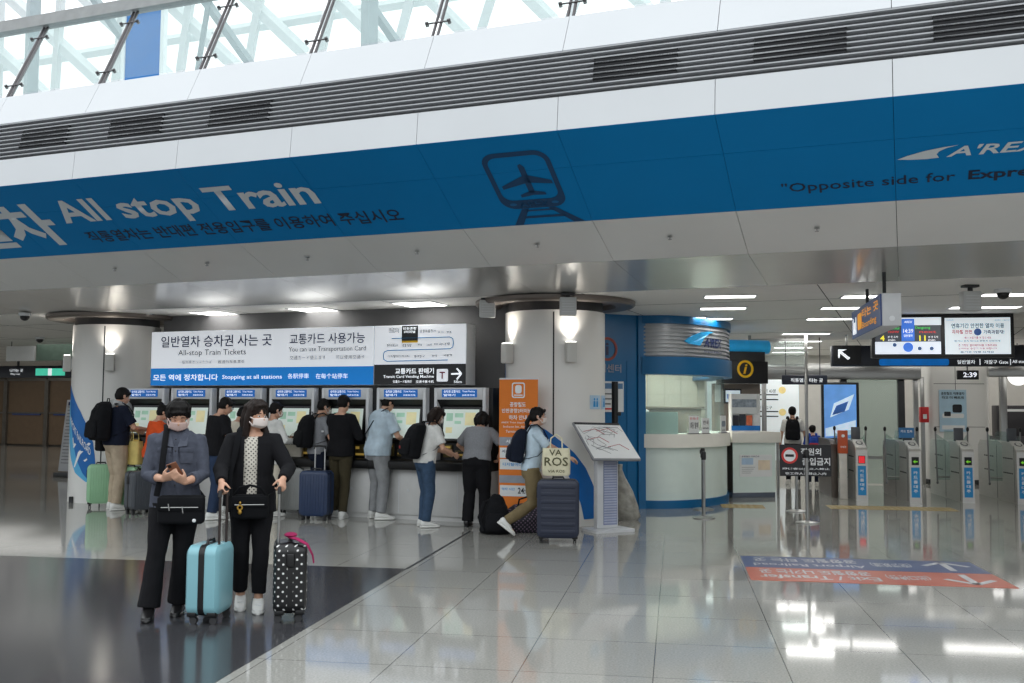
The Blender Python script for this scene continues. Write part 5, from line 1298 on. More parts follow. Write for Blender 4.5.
    def sleeves(bm, kind, r0, r1):
        for k in 'LR':
            a, e, w = [S @ p for p in arms[k]]
            inn = (a+S @ V((nbw.x, nbw.y, nbw.z-.105)))*.5
            if kind == 'short': pts, rad = [inn, a, a.lerp(e, .4), a.lerp(e, .78)], [r0*1.22, r0*1.16, r0*1.04, r0*1.10]
            elif kind == 'roll': pts, rad = [inn, a, a.lerp(e, .5), e, e.lerp(w, .35), e.lerp(w, .62)], [r0*1.22, r0*1.16, r0, r0*.95, r0*.9, r0*.95]
            else: pts, rad = [inn, a, a.lerp(e, .5), e, e.lerp(w, .5), e.lerp(w, .95)], [r0*1.22, r0*1.16, r0, r0*.95, r1*1.08, r1]
            tube(bm, pts, [q*s for q in rad], 14); ell(bm, a, (r0*1.08*s, r0*1.08*s, r0*1.02*s), 14, 10)
    if bottom:
        bmm = B()
        rings(bmm, [(.80, .11, .10, 0), (.84, .16, .122, -.005), (.90, .172*g, .128*g, -.01), (.97, .168*g, .128*g*(.5+.5*g), -.006), (1.035, .155*g, .120*g*(.5+.5*g), 0)], TB)
        for k in 'LR':
            h, kn, an, fd, pit = legs[k]; h, kn, an = S @ h, S @ kn, S @ an
            wd = bottom.get('wide', 0); hm = bottom.get('hem', .97); fl_ = bottom.get('flare', 0)
            tube(bmm, [h+V((0, 0, .03*s)), h.lerp(kn, .3), h.lerp(kn, .7), kn, kn.lerp(an, .4), kn.lerp(an, .75), kn.lerp(an, hm)],
                 [(.093*g+wd)*s, (.092*g+wd)*s, (.076*g+wd)*s, (.066+wd)*s, (.064+wd+fl_*.3)*s, (.058+wd+fl_*.7)*s, (.056+wd+fl_)*s], 16)
        remesh('trousers', bmm, vx*1.15, bottom['mat'], t, 3, .006, 11, sd_, (1, 1, .55))
    if top:
        bmm = B(); torso_shell(bmm, top.get('hem', .90), top.get('ease', .016), flare=top.get('flare', 0), topz=1.47 if top.get('collar') else 1.45)
        sleeves(bmm, top.get('sleeve', 'short'), top.get('r0', .056)*(.5+.5*g), top.get('r1', .042))
        sht = remesh(top.get('name', 'shirt'), bmm, vx*1.1, top['mat'], t, 3, top.get('amp', .005), 10, sd_+.5, (1, 1, .6))
        if top.get('collar'):
            b = B(); n = 20; rr = []
            for z, r_ in ((1.435, .085), (1.475, .072), (1.495, .073), (1.488, .080), (1.44, .093)):
                rr.append([b.verts.new(TB(V((r_*math.cos(2*math.pi*k/n)*(1 if z > 1.46 else 1.05), -.012+r_*.9*math.sin(2*math.pi*k/n), z-(.03*max(0, math.sin(2*math.pi*k/n))**2))))) for k in range(n)])
            skin(b, rr, cap=False); obj('collar', b, top['collar'], sht)
        if top.get('buttons'):
            b = B()
            for z in (1.40, 1.31, 1.22, 1.13, 1.04, .96):
                for o_ in (0,): ell(b, TB(V((0, .108*(.6*g+.4*g*g)+top.get('ease', .016)+.012, z))), (.006*s, .004*s, .006*s), 8, 6)
            obj('button', b, top['buttons'], sht)
        if top.get('pockets'):
            for sg in (-1, 1):
                b = B(); c = TB(V((sg*.085, .108+top.get('ease', .016)+.006, 1.27))); ez = TB(V((sg*.085, .15, 1.27)))-c
                box(b, -.05*s, .05*s, -.004*s, .006*s, -.06*s, .06*s, .004*s, mtx=MX.Translation(c) @ LQ.to_3x3().to_4x4()); box(b, -.054*s, .054*s, .0, .010*s, .03*s, .065*s, .003*s, mtx=MX.Translation(c) @ LQ.to_3x3().to_4x4()); obj('pocket', b, top['mat'], sht)
    if coat:                                   # open-fronted jacket over the shirt
        bmm = B(); torso_shell(bmm, coat.get('hem', .80), coat.get('ease', .034), flare=coat.get('flare', .01), topz=1.45)
        sleeves(bmm, coat.get('sleeve', 'long'), .068, .048)
        co = remesh('cardigan', bmm, vx*1.1, coat['mat'], t, 3, .006, 9, sd_+.2, (1, 1, .6))
        # cut the front opening
        me = co.data; b = B(); b.from_mesh(me)
        inv = (S @ LQ).inverted()
        kill = []
        for f in b.faces:
            p = inv @ f.calc_center_median()
            hw = coat.get('gap', .055)*(1.0+.25*max(0, 1.25-p.z)) 
            if p.y > .03 and abs(p.x-.0) < hw and p.z > coat.get('hem', .8)-.05: kill.append(f)
        bmesh.ops.delete(b, geom=kill, context='FACES'); b.to_mesh(me); b.free()
        sf = co.modifiers.new('thickness', 'SOLIDIFY'); sf.thickness = .006; sf.offset = -1
    # ---- shoes
    for k in 'LR':
        h, kn, an, fd, pit = legs[k]; an = S @ an
        toe = V((fd.x*math.cos(pit), fd.y*math.cos(pit), -math.sin(pit))); upv = V((fd.x*math.sin(pit), fd.y*math.sin(pit), math.cos(pit))); side = fd.cross(V((0, 0, 1)))
        def shoe_pts(b, lst, zlo, grow=0):
            rg = []
            for y, wd, zt in lst:
                q = []
                for j in range(12):
                    a = 2*math.pi*j/12; c, sn = math.cos(a), math.sin(a)
                    zz = (zlo+zt)/2+(zt-zlo)/2*math.copysign(abs(sn)**.7, sn)
                    q.append(b.verts.new(an+toe*y*s+side*(wd+grow)*math.copysign(abs(c)**.8, c)*s+upv*(zz-.085)*s))
                rg.append(q)
            skin(b, rg)
        b = B(); shoe_pts(b, ((-.078, .022, .080), (-.068, .038, .106), (-.03, .045, .112), (.025, .046, .110), (.07, .047, .086), (.12, .047, .058), (.165, .040, .048), (.185, .022, .040)), .018)
        so_ = obj('shoe', b, shoe if not isinstance(shoe, tuple) else shoe[0], t, smooth=60)
        b = B(); shoe_pts(b, ((-.085, .022, .026), (-.07, .038, .028), (.02, .043, .028), (.10, .051, .028), (.17, .044, .030), (.195, .020, .032)), .0); obj('sole', b, SHOEK if shoe is SHOEK else SHOEW, so_, smooth=60)
        if shoe is not SHOEK:
            b = B()
            for q in range(4): tube(b, [an+toe*(.045+.022*q)*s+side*o_*.022*s+upv*(.094-.010*q-.085)*s for o_ in (-1, 0, 1)], .0035*s, 6)
            obj('laces', b, PAPER, so_)
    # ---- hair, face, mask
    style, hm_ = hair
    bmm = B()
    def he(c, r): ell(bmm, (0, 0, 0), (1, 1, 1), 22, 16, S @ HC @ MX.Translation(V(c)*hk) @ MX.Diagonal((r[0]*hk, r[1]*hk, r[2]*hk, 1)))
    def ht_(pts, rad): tube(bmm, [TH(p) for p in pts], [r*s*hk for r in rad], 10, dome=True)
    he((0, -.018, .044), (.083, .100, .084)); he((0, -.045, .0), (.078, .070, .080))
    fringe = {'crew': .072, 'long': .082, 'tail': .07}.get(style, .058)
    fq = .72 if near else 1
    ht_([(-.062, .048, fringe), (-.03, .074, fringe+.008), (.0, .080, fringe+.014), (.03, .074, fringe+.008), (.062, .048, fringe)], tuple(q*fq for q in (.014, .019, .02, .019, .014)))
    for sg in (-1, 1): ht_([(sg*.070, .02, .05), (sg*.077, .012, .0)], (.018, .012 if style in ('short', 'crew') else .02))
    if near:
        rg_ = random.Random(sd_)
        for j in range(13):
            u = -1+2*j/12
            ht_([(u*.035, .01, .122), (u*.058, .058-.014*abs(u), .100), (u*.070, .0835-.036*u*u, fringe+(.012-.022*rg_.random()-.008*abs(u) if style != 'long' else .012-.05*abs(u)))], (.018, .014, .004))
        for j in range(10):
            a = -1.9+3.8*j/9
            ht_([(.03*math.sin(a), -.03-.02*math.cos(a), .118), (.080*math.sin(a), -.03-.078*math.cos(a), .07), (.090*math.sin(a), -.025-.088*math.cos(a), .0-.02*rg_.random())], (.02, .02, .008))
    if style in ('bob', 'long', 'mop'):
        ln = {'bob': -.10, 'long': -.26, 'mop': -.05}[style]
        for sg in (-1, 1):
            ht_([(sg*.070, .005, .06), (sg*.083, -.005, -.02), (sg*.085, -.01, ln*.6), (sg*.078, -.01, ln)], (.028, .030, .030, .018))
            ht_([(sg*.045, -.07, .04), (sg*.058, -.085, -.04), (sg*.058, -.075, ln)], (.04, .045, .03))
        ht_([(0, -.08, .03), (0, -.105, -.05), (0, -.085, ln*1.05)], (.05, .05, .03))
        if style != 'long': ht_([(-.055, .055, fringe-.004), (-.02, .082, fringe-.012), (.03, .08, fringe-.01), (.058, .052, fringe-.004)], (.014, .017, .017, .014))
    if style == 'long':
        ht_([(-.078, .0, -.10), (-.095, .05, -.20), (-.10, .085, -.33), (-.085, .09, -.42)], (.032, .034, .03, .014)); ht_([(.078, -.02, -.10), (.09, -.02, -.22), (.085, -.03, -.33)], (.03, .03, .015))
    if style == 'tail':
        he((0, -.108, -.01), (.030, .030, .035)); ht_([(0, -.115, -.02), (.0, -.145, -.08), (.0, -.135, -.17), (0, -.115, -.24)], (.026, .034, .028, .012))
    if style == 'bun': he((0, -.08, .115), (.042, .042, .04))
    remesh('hair', bmm, vx*(.7 if near else .9), hm_, t, 1, .005, 40, sd_, (1, 1, .22))
    if mask:
        b = B(); n, m_ = 14, 9; gr = []
        for i in range(m_):
            v = i/(m_-1); row = []
            for j in range(n):
                u = j/(n-1)*2-1
                x = .069*math.sin(u*1.35)/math.sin(1.35); y = .062+.045*math.cos(u*1.35)*(1-.25*abs(v-.45))*1.0-.03*(v > .8)*(v-.8)*5*.5+.006*math.exp(-(u*4)**2); z = -.004-.092*v*(1-.18*abs(u))-.012*abs(u)*(1-v)
                y -= .030+(.012 if v > .85 else 0); y += .028
                row.append(b.verts.new(TH((x, y-.012*abs(u)**3, z))))
            gr.append(row)
        for r0, r1 in zip(gr, gr[1:]):
            for j in range(n-1): b.faces.new((r0[j], r0[j+1], r1[j+1], r1[j]))
        for sg in (-1, 1):
            for z0, z1 in ((-.018, .006), (-.075, -.02)): tube(b, [TH((sg*.066, .055, z0)), TH((sg*.080, .02, (z0+z1)/2)), TH((sg*.084, -.012, z1))], .0018*s, 5)
        mo = obj('face_mask', b, mask, t); 
        sf = mo.modifiers.new('t', 'SOLIDIFY'); sf.thickness = .003; sf.offset = 1
    else:
        b = B(); tube(b, [TH((-.024, .086, -.062)), TH((0, .094, -.060)), TH((.024, .086, -.062))], [.004*s, .007*s, .004*s], 8); obj('lips', b, mat('lips', (168, 96, 88), .4), t)
    if eyes:
        for sg in (-1, 1):
            b = B(); ell(b, (0, 0, 0), (1, 1, 1), 12, 8, S @ HC @ MX.Translation(V((sg*.031, .079, .004))*hk) @ MX.Diagonal((.013, .008, .0065 if head[0] < 20 else .0035, 1))); ey = obj('eye', b, EYEW if head[0] < 20 else mat('eyelid', (186, 140, 116), .5), t)
            b = B(); ell(b, (0, 0, 0), (1, 1, 1), 10, 6, S @ HC @ MX.Translation(V((sg*.031, .0850, .004))*hk) @ MX.Diagonal((.0062 if head[0] < 20 else .012, .003, .006 if head[0] < 20 else .0016, 1))); obj('iris', b, HAIRK, ey)
            b = B(); tube(b, [TH((sg*.016, .087, .028)), TH((sg*.032, .086, .030)), TH((sg*.050, .074, .024))], [.003*s, .004*s, .002*s], 6); obj('eyebrow', b, HAIRK, t)
    info = dict(root=t, TB=TB, TH=TH, s=s, hands=hinfo, M=MX.Translation(t.location) @ MX.Rotation(R(yaw), 4, 'Z'), yaw=yaw, sh={k: S @ v for k, v in sh.items()}, g=g)
    return info
def worn(name, label, cat, info, ref):
    """an empty for a bag carried by a person; its children are built in the person's own space shifted by ref"""
    p = info['M'] @ ref
    t = thing(name, label, cat, p, R(info['yaw']))
    return t
def shift(bm, ref):
    for v in bm.verts: v.co -= ref
    return bm
def backpack(info, label, m, w=.30, h=.44, d=.17, z0=1.0, col2=None, sag=0, logo=False):
    TB, s = info['TB'], info['s']; g = info['g']
    ref = TB(V((0, -.14-d/2, z0)))
    t = worn('backpack', label, 'backpack', info, ref)
    yb = -.118*g-.012
    bm = B()
    rows = [(z0, w*.40, d*.38, yb-d*.5), (z0+.03, w*.49, d*.5, yb-d*.5), (z0+h*.35, w*.5, d*.54, yb-d*.53), (z0+h*.75, w*.47, d*.45, yb-d*.44), (z0+h*.93, w*.38, d*.33, yb-d*.33), (z0+h, w*.24, d*.16, yb-d*.25)]
    rings(bm, rows, TB, 24, 3.2)
    shift(bm, ref); bdy = remesh('pack_body', bm, .011, m, t, 3, .006, 9, len(label))
    bm = B(); rings(bm, [(z0+.03, w*.36, d*.14, yb-d*1.0), (z0+.06, w*.42, d*.18, yb-d*1.02), (z0+h*.42, w*.41, d*.17, yb-d*1.0), (z0+h*.50, w*.34, d*.08, yb-d*.95)], TB, 20, 3.2); shift(bm, ref); obj('front_pocket', bm, col2 or m, t, smooth=60)
    bm = B(); tube(bm, [TB(V((x, y, z))) for x, y, z in ((-w*.42, yb-d*.3, z0+h*.78), (-w*.3, yb-d*.62, z0+h*.86), (0, yb-d*.72, z0+h*.88), (w*.3, yb-d*.62, z0+h*.86), (w*.42, yb-d*.3, z0+h*.78))], .006, 6); shift(bm, ref); obj('zip', bm, INK, t)
    bm = B(); tube(bm, [TB(V((x, yb-.02, z))) for x, z in ((-.04, z0+h-.02), (-.03, z0+h+.045), (.03, z0+h+.045), (.04, z0+h-.02))], .008, 6); shift(bm, ref); obj('grab_handle', bm, m, t)
    for sg in (-1, 1):
        bm = B(); fx = .118*g+.035
        tube(bm, [TB(V((sg*x, y, z))) for x, y, z in ((.08, yb-.0, z0+h-.05), (.095, yb+.035, 1.475), (.105, -.01, 1.50), (.115, .085*g, 1.44), (.125, fx, 1.34), (.14, fx-.005, 1.22), (.165*g, .04, 1.10), (.15*g, yb+.0, z0+.06))], [.026]*5+[.020, .012, .010], 8, .3, up=V((0, 1, 0))); shift(bm, ref); obj('shoulder_strap', bm, m, t)
    if logo:
        bm = B(); c = TB(V((-.06, yb-d*1.2-.004, z0+.12))); ell(bm, c, (.022, .006, .022), 12, 6); shift(bm, ref); obj('badge', bm, mat('badge_red', (170, 50, 46), .5), t)
    return t
def crossbag(info, label, m, pos, w, h, d, strap=None, side=1, deco=None, rot=0):
    """bag worn on a strap: pos is the bag centre in the torso space"""
    TB, s = info['TB'], info['s']; ref = TB(V(pos)-V((0, 0, h/2)))
    t = worn('shoulder_bag', label, 'bag', info, ref)
    bm = B(); mt = MX.Translation(TB(V(pos))) @ MX.Rotation(R(rot), 4, 'Z')
    box(bm, -w/2, w/2, -d/2, d/2, -h/2, h/2, min(d, h)*.3, 4, mt); shift(bm, ref); bb = obj('bag_body', bm, m, t, smooth=60)
    bm = B(); box(bm, -w*.49, w*.49, d/2-.012, d/2+.012, -h*.02, h*.44, .008, 2, mt); shift(bm, ref); fp = obj('flap', bm, m, t)
    bm = B(); tube(bm, [mt @ V((x, d/2+.016, z)) for x, z in ((-w*.4, h*.1), (w*.4, h*.1))], .004, 6); shift(bm, ref); obj('zip', bm, STEEL, fp)
    for pts in (strap or []):
        bm = B(); tube(bm, [TB(V(p)) for p in pts], .022, 8, .3, up=V((0, 1, 0))); shift(bm, ref); obj('strap', bm, m, t)
    if deco: deco(t, mt, ref)
    return t

# ---- suitcases
def suitcase(label, loc, rz, w, h, d, m, style='plain', hand=1.0, mtrim=None, rods=True, band=None, gz=None, group=None, rodm=None, rib=None, side='y'):
    t = thing('suitcase', label, 'suitcase', loc, rz, group); mtrim = mtrim or BLACK
    z0, z1 = .065, h
    sh_ = []
    for y0, y1 in ((-d/2, -.006), (.006, d/2)):
        bm = B(); r = min(.07, w*.2)
        n = 8; o_ = rrect(-w/2, w/2, z0, z1, r, 6); i1 = rrect(-w/2+.02, w/2-.02, z0+.02, z1-.02, r*.8, 6); i2 = rrect(-w/2+.05, w/2-.05, z0+.05, z1-.05, r*.6, 6)
        yo, yi = (y0, y1) if y0 < 0 else (y1, y0); sg = -1 if y0 < 0 else 1
        lay = [(o_, yi), (o_, yo-sg*.022), (i1, yo-sg*.006), (i2, yo)]
        rg = [[bm.verts.new((x, y, z)) for x, z in p] for p, y in lay]
        skin(bm, rg)
        if style in ('ribv', 'ribh'):
            N = 9 if style == 'ribv' else 7
            for k in range(N):
                if style == 'ribv': x = -w/2+.05+(w-.10)*k/(N-1); box(bm, x-.010, x+.010, min(yo, yo+sg*.006), max(yo, yo+sg*.006), z0+.05, z1-.05, .003)
                else: z = z0+.08+(z1-z0-.16)*k/(N-1); box(bm, -w/2+.05, w/2-.05, min(yo, yo+sg*.007), max(yo, yo+sg*.007), z-.022, z+.022, .003)
        obj('shell', bm, m, t, smooth=50)
        if style in ('ribv', 'dots'):                              # ribs on the narrow sides too
            pass
    bm = B(); o_ = rrect(-w/2-.003, w/2+.003, z0-.003, z1+.003, min(.07, w*.2), 6); i_ = rrect(-w/2+.03, w/2-.03, z0+.03, z1-.03, .04, 6)
    bw = band or .012
    rg = []
    for p, y in ((o_, -bw), (o_, bw), (i_, bw), (i_, -bw), (o_, -bw)): rg.append([bm.verts.new((x, y, z)) for x, z in p])
    skin(bm, rg, cap=False); obj('zip_band', bm, mtrim, t)
    for sx in (-1, 1):
        for sy in (-1, 1):
            bm = B(); x, y = sx*(w/2-.05), sy*(d/2-.05)
            box(bm, x-.035, x+.035, y-.035, y+.035, .055, .095, .01); box(bm, x-.014, x+.014, y-.02, y+.02, .03, .06, .004); cs = obj('wheel_housing', bm, mtrim, t)
            bm = B(); cyl(bm, (x-.018, y+.01, .0275), (x-.006, y+.01, .0275), .027, 14); cyl(bm, (x+.006, y+.01, .0275), (x+.018, y+.01, .0275), .027, 14); obj('wheel', bm, mat('wheel_grey', (52, 52, 54), .5), cs)
    bm = B(); tube(bm, [(-.07, 0, z1), (-.06, 0, z1+.025), (.06, 0, z1+.025), (.07, 0, z1)], .011, 8); obj('top_handle', bm, mtrim, t)
    bm = B(); box(bm, -w/2-.012, -w/2+.004, -.03, .03, h*.70, h*.88, .012, 3); obj('side_handle', bm, mtrim, t)
    if rods:
        bm = B()
        for x in (-.075, .075): cyl(bm, (x, d/2-.035, z1-.02), (x, d/2-.035, hand-.02), .010, 10)
        obj('telescopic_rod', bm, rodm or STEEL, t); bm = B(); tube(bm, [(-.085, d/2-.035, hand-.04), (-.08, d/2-.035, hand), (0, d/2-.035, hand+.006), (.08, d/2-.035, hand), (.085, d/2-.035, hand-.04)], .015, 10); obj('grip', bm, BLACK, t)
    return t
C_ = cloth
BLK = C_('cloth_black', (24, 24, 27)); CHAR = C_('cloth_charcoal_denim', (76, 80, 92), .12, 30); NVY = C_('cloth_navy', (26, 32, 48)); OLV = C_('cloth_olive', (66, 60, 44)); KHK = C_('cloth_khaki', (122, 108, 80)); BEI = C_('cloth_beige', (176, 160, 138))
LBL = C_('cloth_light_blue', (188, 206, 218)); GRY = C_('cloth_grey_marl', (136, 138, 142), .1, 60); LGR = C_('cloth_light_grey', (142, 144, 146)); WHT = C_('cloth_white', (222, 222, 218)); DEN = C_('cloth_denim', (58, 78, 102), .16, 20); DDEN = C_('cloth_dark_denim', (44, 58, 82)); ORG = C_('cloth_orange', (214, 84, 40)); GRN = C_('cloth_green', (78, 120, 64)); IVO = C_('cloth_ivory', (214, 206, 188))
DOTB = dots_mat('blouse_dotted', (214, 208, 196), (60, 56, 52), 30, .8, .22)
NYB = C_('nylon_black', (20, 21, 24)); NYN = C_('nylon_navy', (24, 30, 44))
FR = -math.degrees(PF)                     # facing the machines

# 1 phone user in front
pA = person('person in a grey denim jacket and black trousers looking down at a phone', fl(181, 615.5), 194, 1.64, lean=0, head=(24, 6), feet={'R': (.235, .10, 0, 0, 0), 'L': (.025, -.10, .0, -6, 4)}, hands={'R': (.14, .27, 1.10), 'L': (-.02, .29, 1.075)},
            hdir={'R': (-.75, .55, .30), 'L': (.55, .45, .40)}, palm={'R': (-.5, -.35, .6), 'L': (.3, -.6, .75)}, curl=(38, 26), hair=('short', HAIRK), top=dict(mat=CHAR, sleeve='roll', hem=.86, ease=.024, r0=.058, collar=CHAR, buttons=SHOEK, pockets=True, flare=.01, name='jacket', amp=.008),
            bottom=dict(mat=BLK, flare=.028, hem=.99, wide=.006), shoe=SHOEK, mask=mat('mask_pale_pink', (204, 176, 168), .8, var=.03), near=True, girth=1.04)
b = B(); rings(b, [(.76, .192, .142, -.004), (.80, .196, .146, -.004), (.90, .190, .140, 0)], pA['TB']); obj('shirt_hem', b, BLK, pA['root'])
b = B(); ell(b, pA['TB'](V((0, .045, 1.425))), (.045, .045, .035), 14, 8); obj('inner_collar', b, BLK, pA['root'])
for sg in (-1, 1):
    b = B(); q = [pA['TB'](V(p)) for p in ((sg*.012, .128, 1.335), (sg*.085, .118, 1.345), (sg*.092, .075, 1.425), (sg*.05, .070, 1.455))]
    q2 = [p+V((0, .012, .004)) for p in q]; A = [b.verts.new(p) for p in q]; Cc = [b.verts.new(p) for p in q2]; b.faces.new(A); b.faces.new(Cc[::-1])
    for k in range(4): b.faces.new((A[k], Cc[k], Cc[(k+1) % 4], A[(k+1) % 4]))
    obj('jacket_collar', b, C_('cloth_charcoal_light', (86, 90, 102), .1, 30), pA['root'])
b = B(); q = [pA['TB'](V((x, .143+.004*(z < 1.2), z))) for x, z in ((-.018, 1.36), (.018, 1.36), (.018, .88), (-.018, .88))]; box(b, -.018, .018, 0, .012, 0, .44, .003, mtx=MX.Translation(pA['TB'](V((0, .128, .89))))); obj('placket', b, CHAR, pA['root'])
hw, hd_, hpn, hth, hcen = pA['hands']['L']
PHM = pA['M'] @ MX.Translation(hcen+hd_*.02+V((0, 0, .022)))
tph = thing('phone', 'bronze backed phone held in both hands by the person in the grey jacket', 'phone', PHM.translation, R(194))
b = B(); mt = MX.Rotation(R(-32), 4, 'X') @ MX.Rotation(R(24), 4, 'Y')
box(b, -.038, .038, -.005, .005, -.075, .075, .004, 2, mt); obj('case', b, mat('phone_bronze', (132, 84, 60), .4), tph)
b = B(); box(b, -.034, .034, -.0065, -.005, -.07, .07, mtx=mt); obj('screen', b, mat('phone_glow', (190, 200, 210), .2, emit=.4), tph); b = B(); box(b, .008, .030, .005, .0075, .042, .068, .002, 1, mt); obj('camera_bump', b, BLACK, tph)
def decoA(t, mt, ref):
    b = B(); ell(b, mt @ V((-.11, .078, -.075)), (.014, .005, .014), 14, 6); shift(b, ref); obj('pin', b, PAPER, t, 'round white pin')
    for x, z in ((-.02, .03), (.08, .05)): 
        b = B(); tube(b, [mt @ V((x, .08, z)), mt @ V((x-.01, .085, z-.05))], .004, 6); shift(b, ref); obj('zip_pull', b, STEEL, t)
crossbag(pA, 'black nylon crossbody bag at the hip of the person in the grey jacket', NYB, (-.06, .20, .855), .34, .215, .10, rot=-8, strap=[[(.13, .18, .96), (.10, .19, 1.12), (.085, .165, 1.32), (.075, .085, 1.485), (.085, .0, 1.512), (.09, -.10, 1.45), (.05, -.165, 1.25), (-.12, -.17, 1.02), (-.21, -.03, .92), (-.20, .15, .93)]], deco=decoA)

# 2 woman with two suitcases
locB = fl(250, 609)
rA, lA, rB, lB = R(-94), fl(209, 620.5), R(103), fl(289, 618.5)
MB_ = MX.Translation(locB) @ MX.Rotation(R(190), 4, 'Z')
def wrist_for(base, rz, z, hd, pn):        # wrist that brings the palm onto a suitcase grip
    g_ = V(base)+V((-math.sin(rz), math.cos(rz), 0))*(.125-.035); g_.z = z
    hd = V(hd).normalized(); pn = V(pn); pn = (pn-hd*pn.dot(hd)).normalized()
    return tuple((MB_.inverted() @ g_)/(1.63/1.70)-hd*.075-pn*.03)
wR = wrist_for(lA, rA, .965, (.0, .55, -.6), (-.6, 0, -.7)); wL = wrist_for(lB, rB, .985, (0, .62, -.55), (.6, 0, -.7))
pB = person('woman in a black cardigan and dotted blouse pulling two suitcases', locB, 190, 1.63, lean=3, head=(6, 38), twist=-4, feet={'R': (.085, -.07, 0, 4, 3), 'L': (-.07, .08, 0, 4, 0)}, hands={'R': wR, 'L': wL}, pole={'R': (.35, -1, 0), 'L': (-.35, -1, 0)},
            hdir={'R': (.0, .55, -.6), 'L': (0, .62, -.55)}, palm={'R': (-.6, 0, -.7), 'L': (.6, 0, -.7)}, curl=(62, 62), hair=('long', HAIRB), top=dict(mat=DOTB, sleeve='short', hem=.94, ease=.010, r0=.046, name='blouse'), coat=dict(mat=BLK, hem=.80, ease=.03, flare=.016, gap=.052, sleeve='long'),
            bottom=dict(mat=BLK, hem=.86, wide=.004), shoe=SHOEW, mask=MASKW, near=True, girth=.97)
def decoB(t, mt, ref):
    gold = mat('gold_charm', (190, 150, 70), .3, .9)
    b = B(); ring2d(b, 0, 0, .012, .022, -.006, .006, 16); bmesh.ops.transform(b, matrix=mt @ MX.Translation((.07, .075, .0)), verts=b.verts); ell(b, mt @ V((.07, .075, -.035)), (.016, .008, .020), 12, 8); ell(b, mt @ V((.07, .075, .035)), (.010, .008, .012), 10, 6); shift(b, ref); obj('charm', b, gold, t, 'gold ring charm')
    b = B(); tube(b, [mt @ V((-.13, .02, .08)), mt @ V((-.08, .05, .15)), mt @ V((0, .06, .17)), mt @ V((.08, .05, .15)), mt @ V((.13, .02, .08))], .009, 8); shift(b, ref); obj('carry_handle', b, NYB, t)
crossbag(pB, 'black quilted handbag with a gold charm at the waist of the woman in the cardigan', NYB, (.0, .19, .86), .28, .19, .10, strap=[[(.15, .17, .95), (.17, .13, 1.10), (.12, .145, 1.30), (.10, .07, 1.48), (.09, -.02, 1.512), (.06, -.12, 1.42), (-.10, -.15, 1.15), (-.20, -.02, .98), (-.13, .17, .94)]], deco=decoB)
def handpt(p, k): return p['M'] @ p['hands'][k][4]
AQ = mat('suitcase_aqua', (136, 188, 198), .32, var=.03, scale=3); 
hR, hL = handpt(pB, 'R'), handpt(pB, 'L')
def case_at_hand(hp_, rz, d): # put the rod top (local (0, d/2-.035)) under the hand
    o_ = V((-math.sin(rz), math.cos(rz), 0))*(d/2-.035); return V((hp_.x, hp_.y, 0))-o_
lA = case_at_hand(hR, rA, .25)
suitcase('pale aqua hard suitcase with black zip band beside the woman in the cardigan', lA, rA, .37, .575, .25, AQ, hand=hR.z, band=.022, rodm=mat('rod_dark', (70, 62, 60), .35, .6))
DOTS = dots_mat('suitcase_dots', (20, 20, 22), (226, 226, 224), 15, .3, .15)
lB = case_at_hand(hL, rB, .25)
sB = suitcase('black suitcase with white polka dots and a red tag ribbon', lB, rB, .37, .585, .25, DOTS, hand=hL.z, band=.020)
b = B(); tube(b, [(.08, 0, .61), (.0, .03, .63), (-.08, .0, .62), (-.16, -.05, .615), (-.20, -.12, .58), (-.20, -.16, .50), (-.19, -.17, .44)], [.012, .02, .022, .02, .014, .010, .008], 8, .5); ell(b, (-.05, .0, .635), (.07, .05, .02), 12, 6); obj('ribbon', b, C_('ribbon_magenta', (150, 40, 84)), sB, 'magenta ribbon tied to the handle')

# 3 backpack man by the left column
pC = person('tall man with a black backpack and grey hood at the leftmost ticket machine', onF(118, 12.4), -44, 1.88, lean=3, head=(18, 0), hands={'L': (-.14, .34, 1.10), 'R': (.14, .36, 1.12)}, feet={'L': (-.12, .02, 0, 6, 0), 'R': (.11, -.04, 0, -8, 0)}, hair=('short', HAIRK), top=dict(mat=NVY, sleeve='short', hem=.90, ease=.03, r0=.066), bottom=dict(mat=BEI, wide=.014), shoe=SHOEW, girth=1.1)
b = B(); TBc = pC['TB']
n = 18; rr = []
for q in range(9):
    a = 2*math.pi*q/8
    rr.append([b.verts.new(TBc(V(((.095+.035*math.cos(a))*math.cos(2*math.pi*k/n), -.02+(.085+.035*math.cos(a))*math.sin(2*math.pi*k/n), 1.475+.04*math.sin(a)-.025*math.sin(2*math.pi*k/n))))) for k in range(n)])
skin(b, rr, cap=False); ell(b, TBc(V((0, -.13, 1.45))), (.13, .07, .07), 16, 10); remesh('hood', b, .012, C_('cloth_pale_grey', (176, 178, 178)), pC['root'], 3, .005, 10, 3)
backpack(pC, 'large black backpack on the man at the leftmost machine', NYB, .38, .54, .23, .96)
crossbag(pC, 'small black camera bag hanging behind the tall backpack man', NYB, (-.26, -.10, .90), .22, .20, .12)
MINT = mat('suitcase_mint', (150, 196, 156), .35, var=.04); CGR = mat('suitcase_charcoal', (74, 78, 84), .4, var=.06); SGR = mat('suitcase_silver', (160, 162, 160), .35, var=.04)
suitcase('mint green suitcase behind the tall backpack man, next to the column', onF(103, 12.62), -PF+.75, .40, .68, .25, MINT, 'ribv', hand=.95, rods=False)
suitcase('mint green suitcase under the yellow tote bag', onF(133, 12.55), -PF, .34, .66, .24, MINT, 'ribv', rods=False)
suitcase('charcoal suitcase beside the mint green one, in front of the second machine', onF(143, 12.1), -PF+R(70), .40, .64, .26, CGR, 'ribv', rods=False)
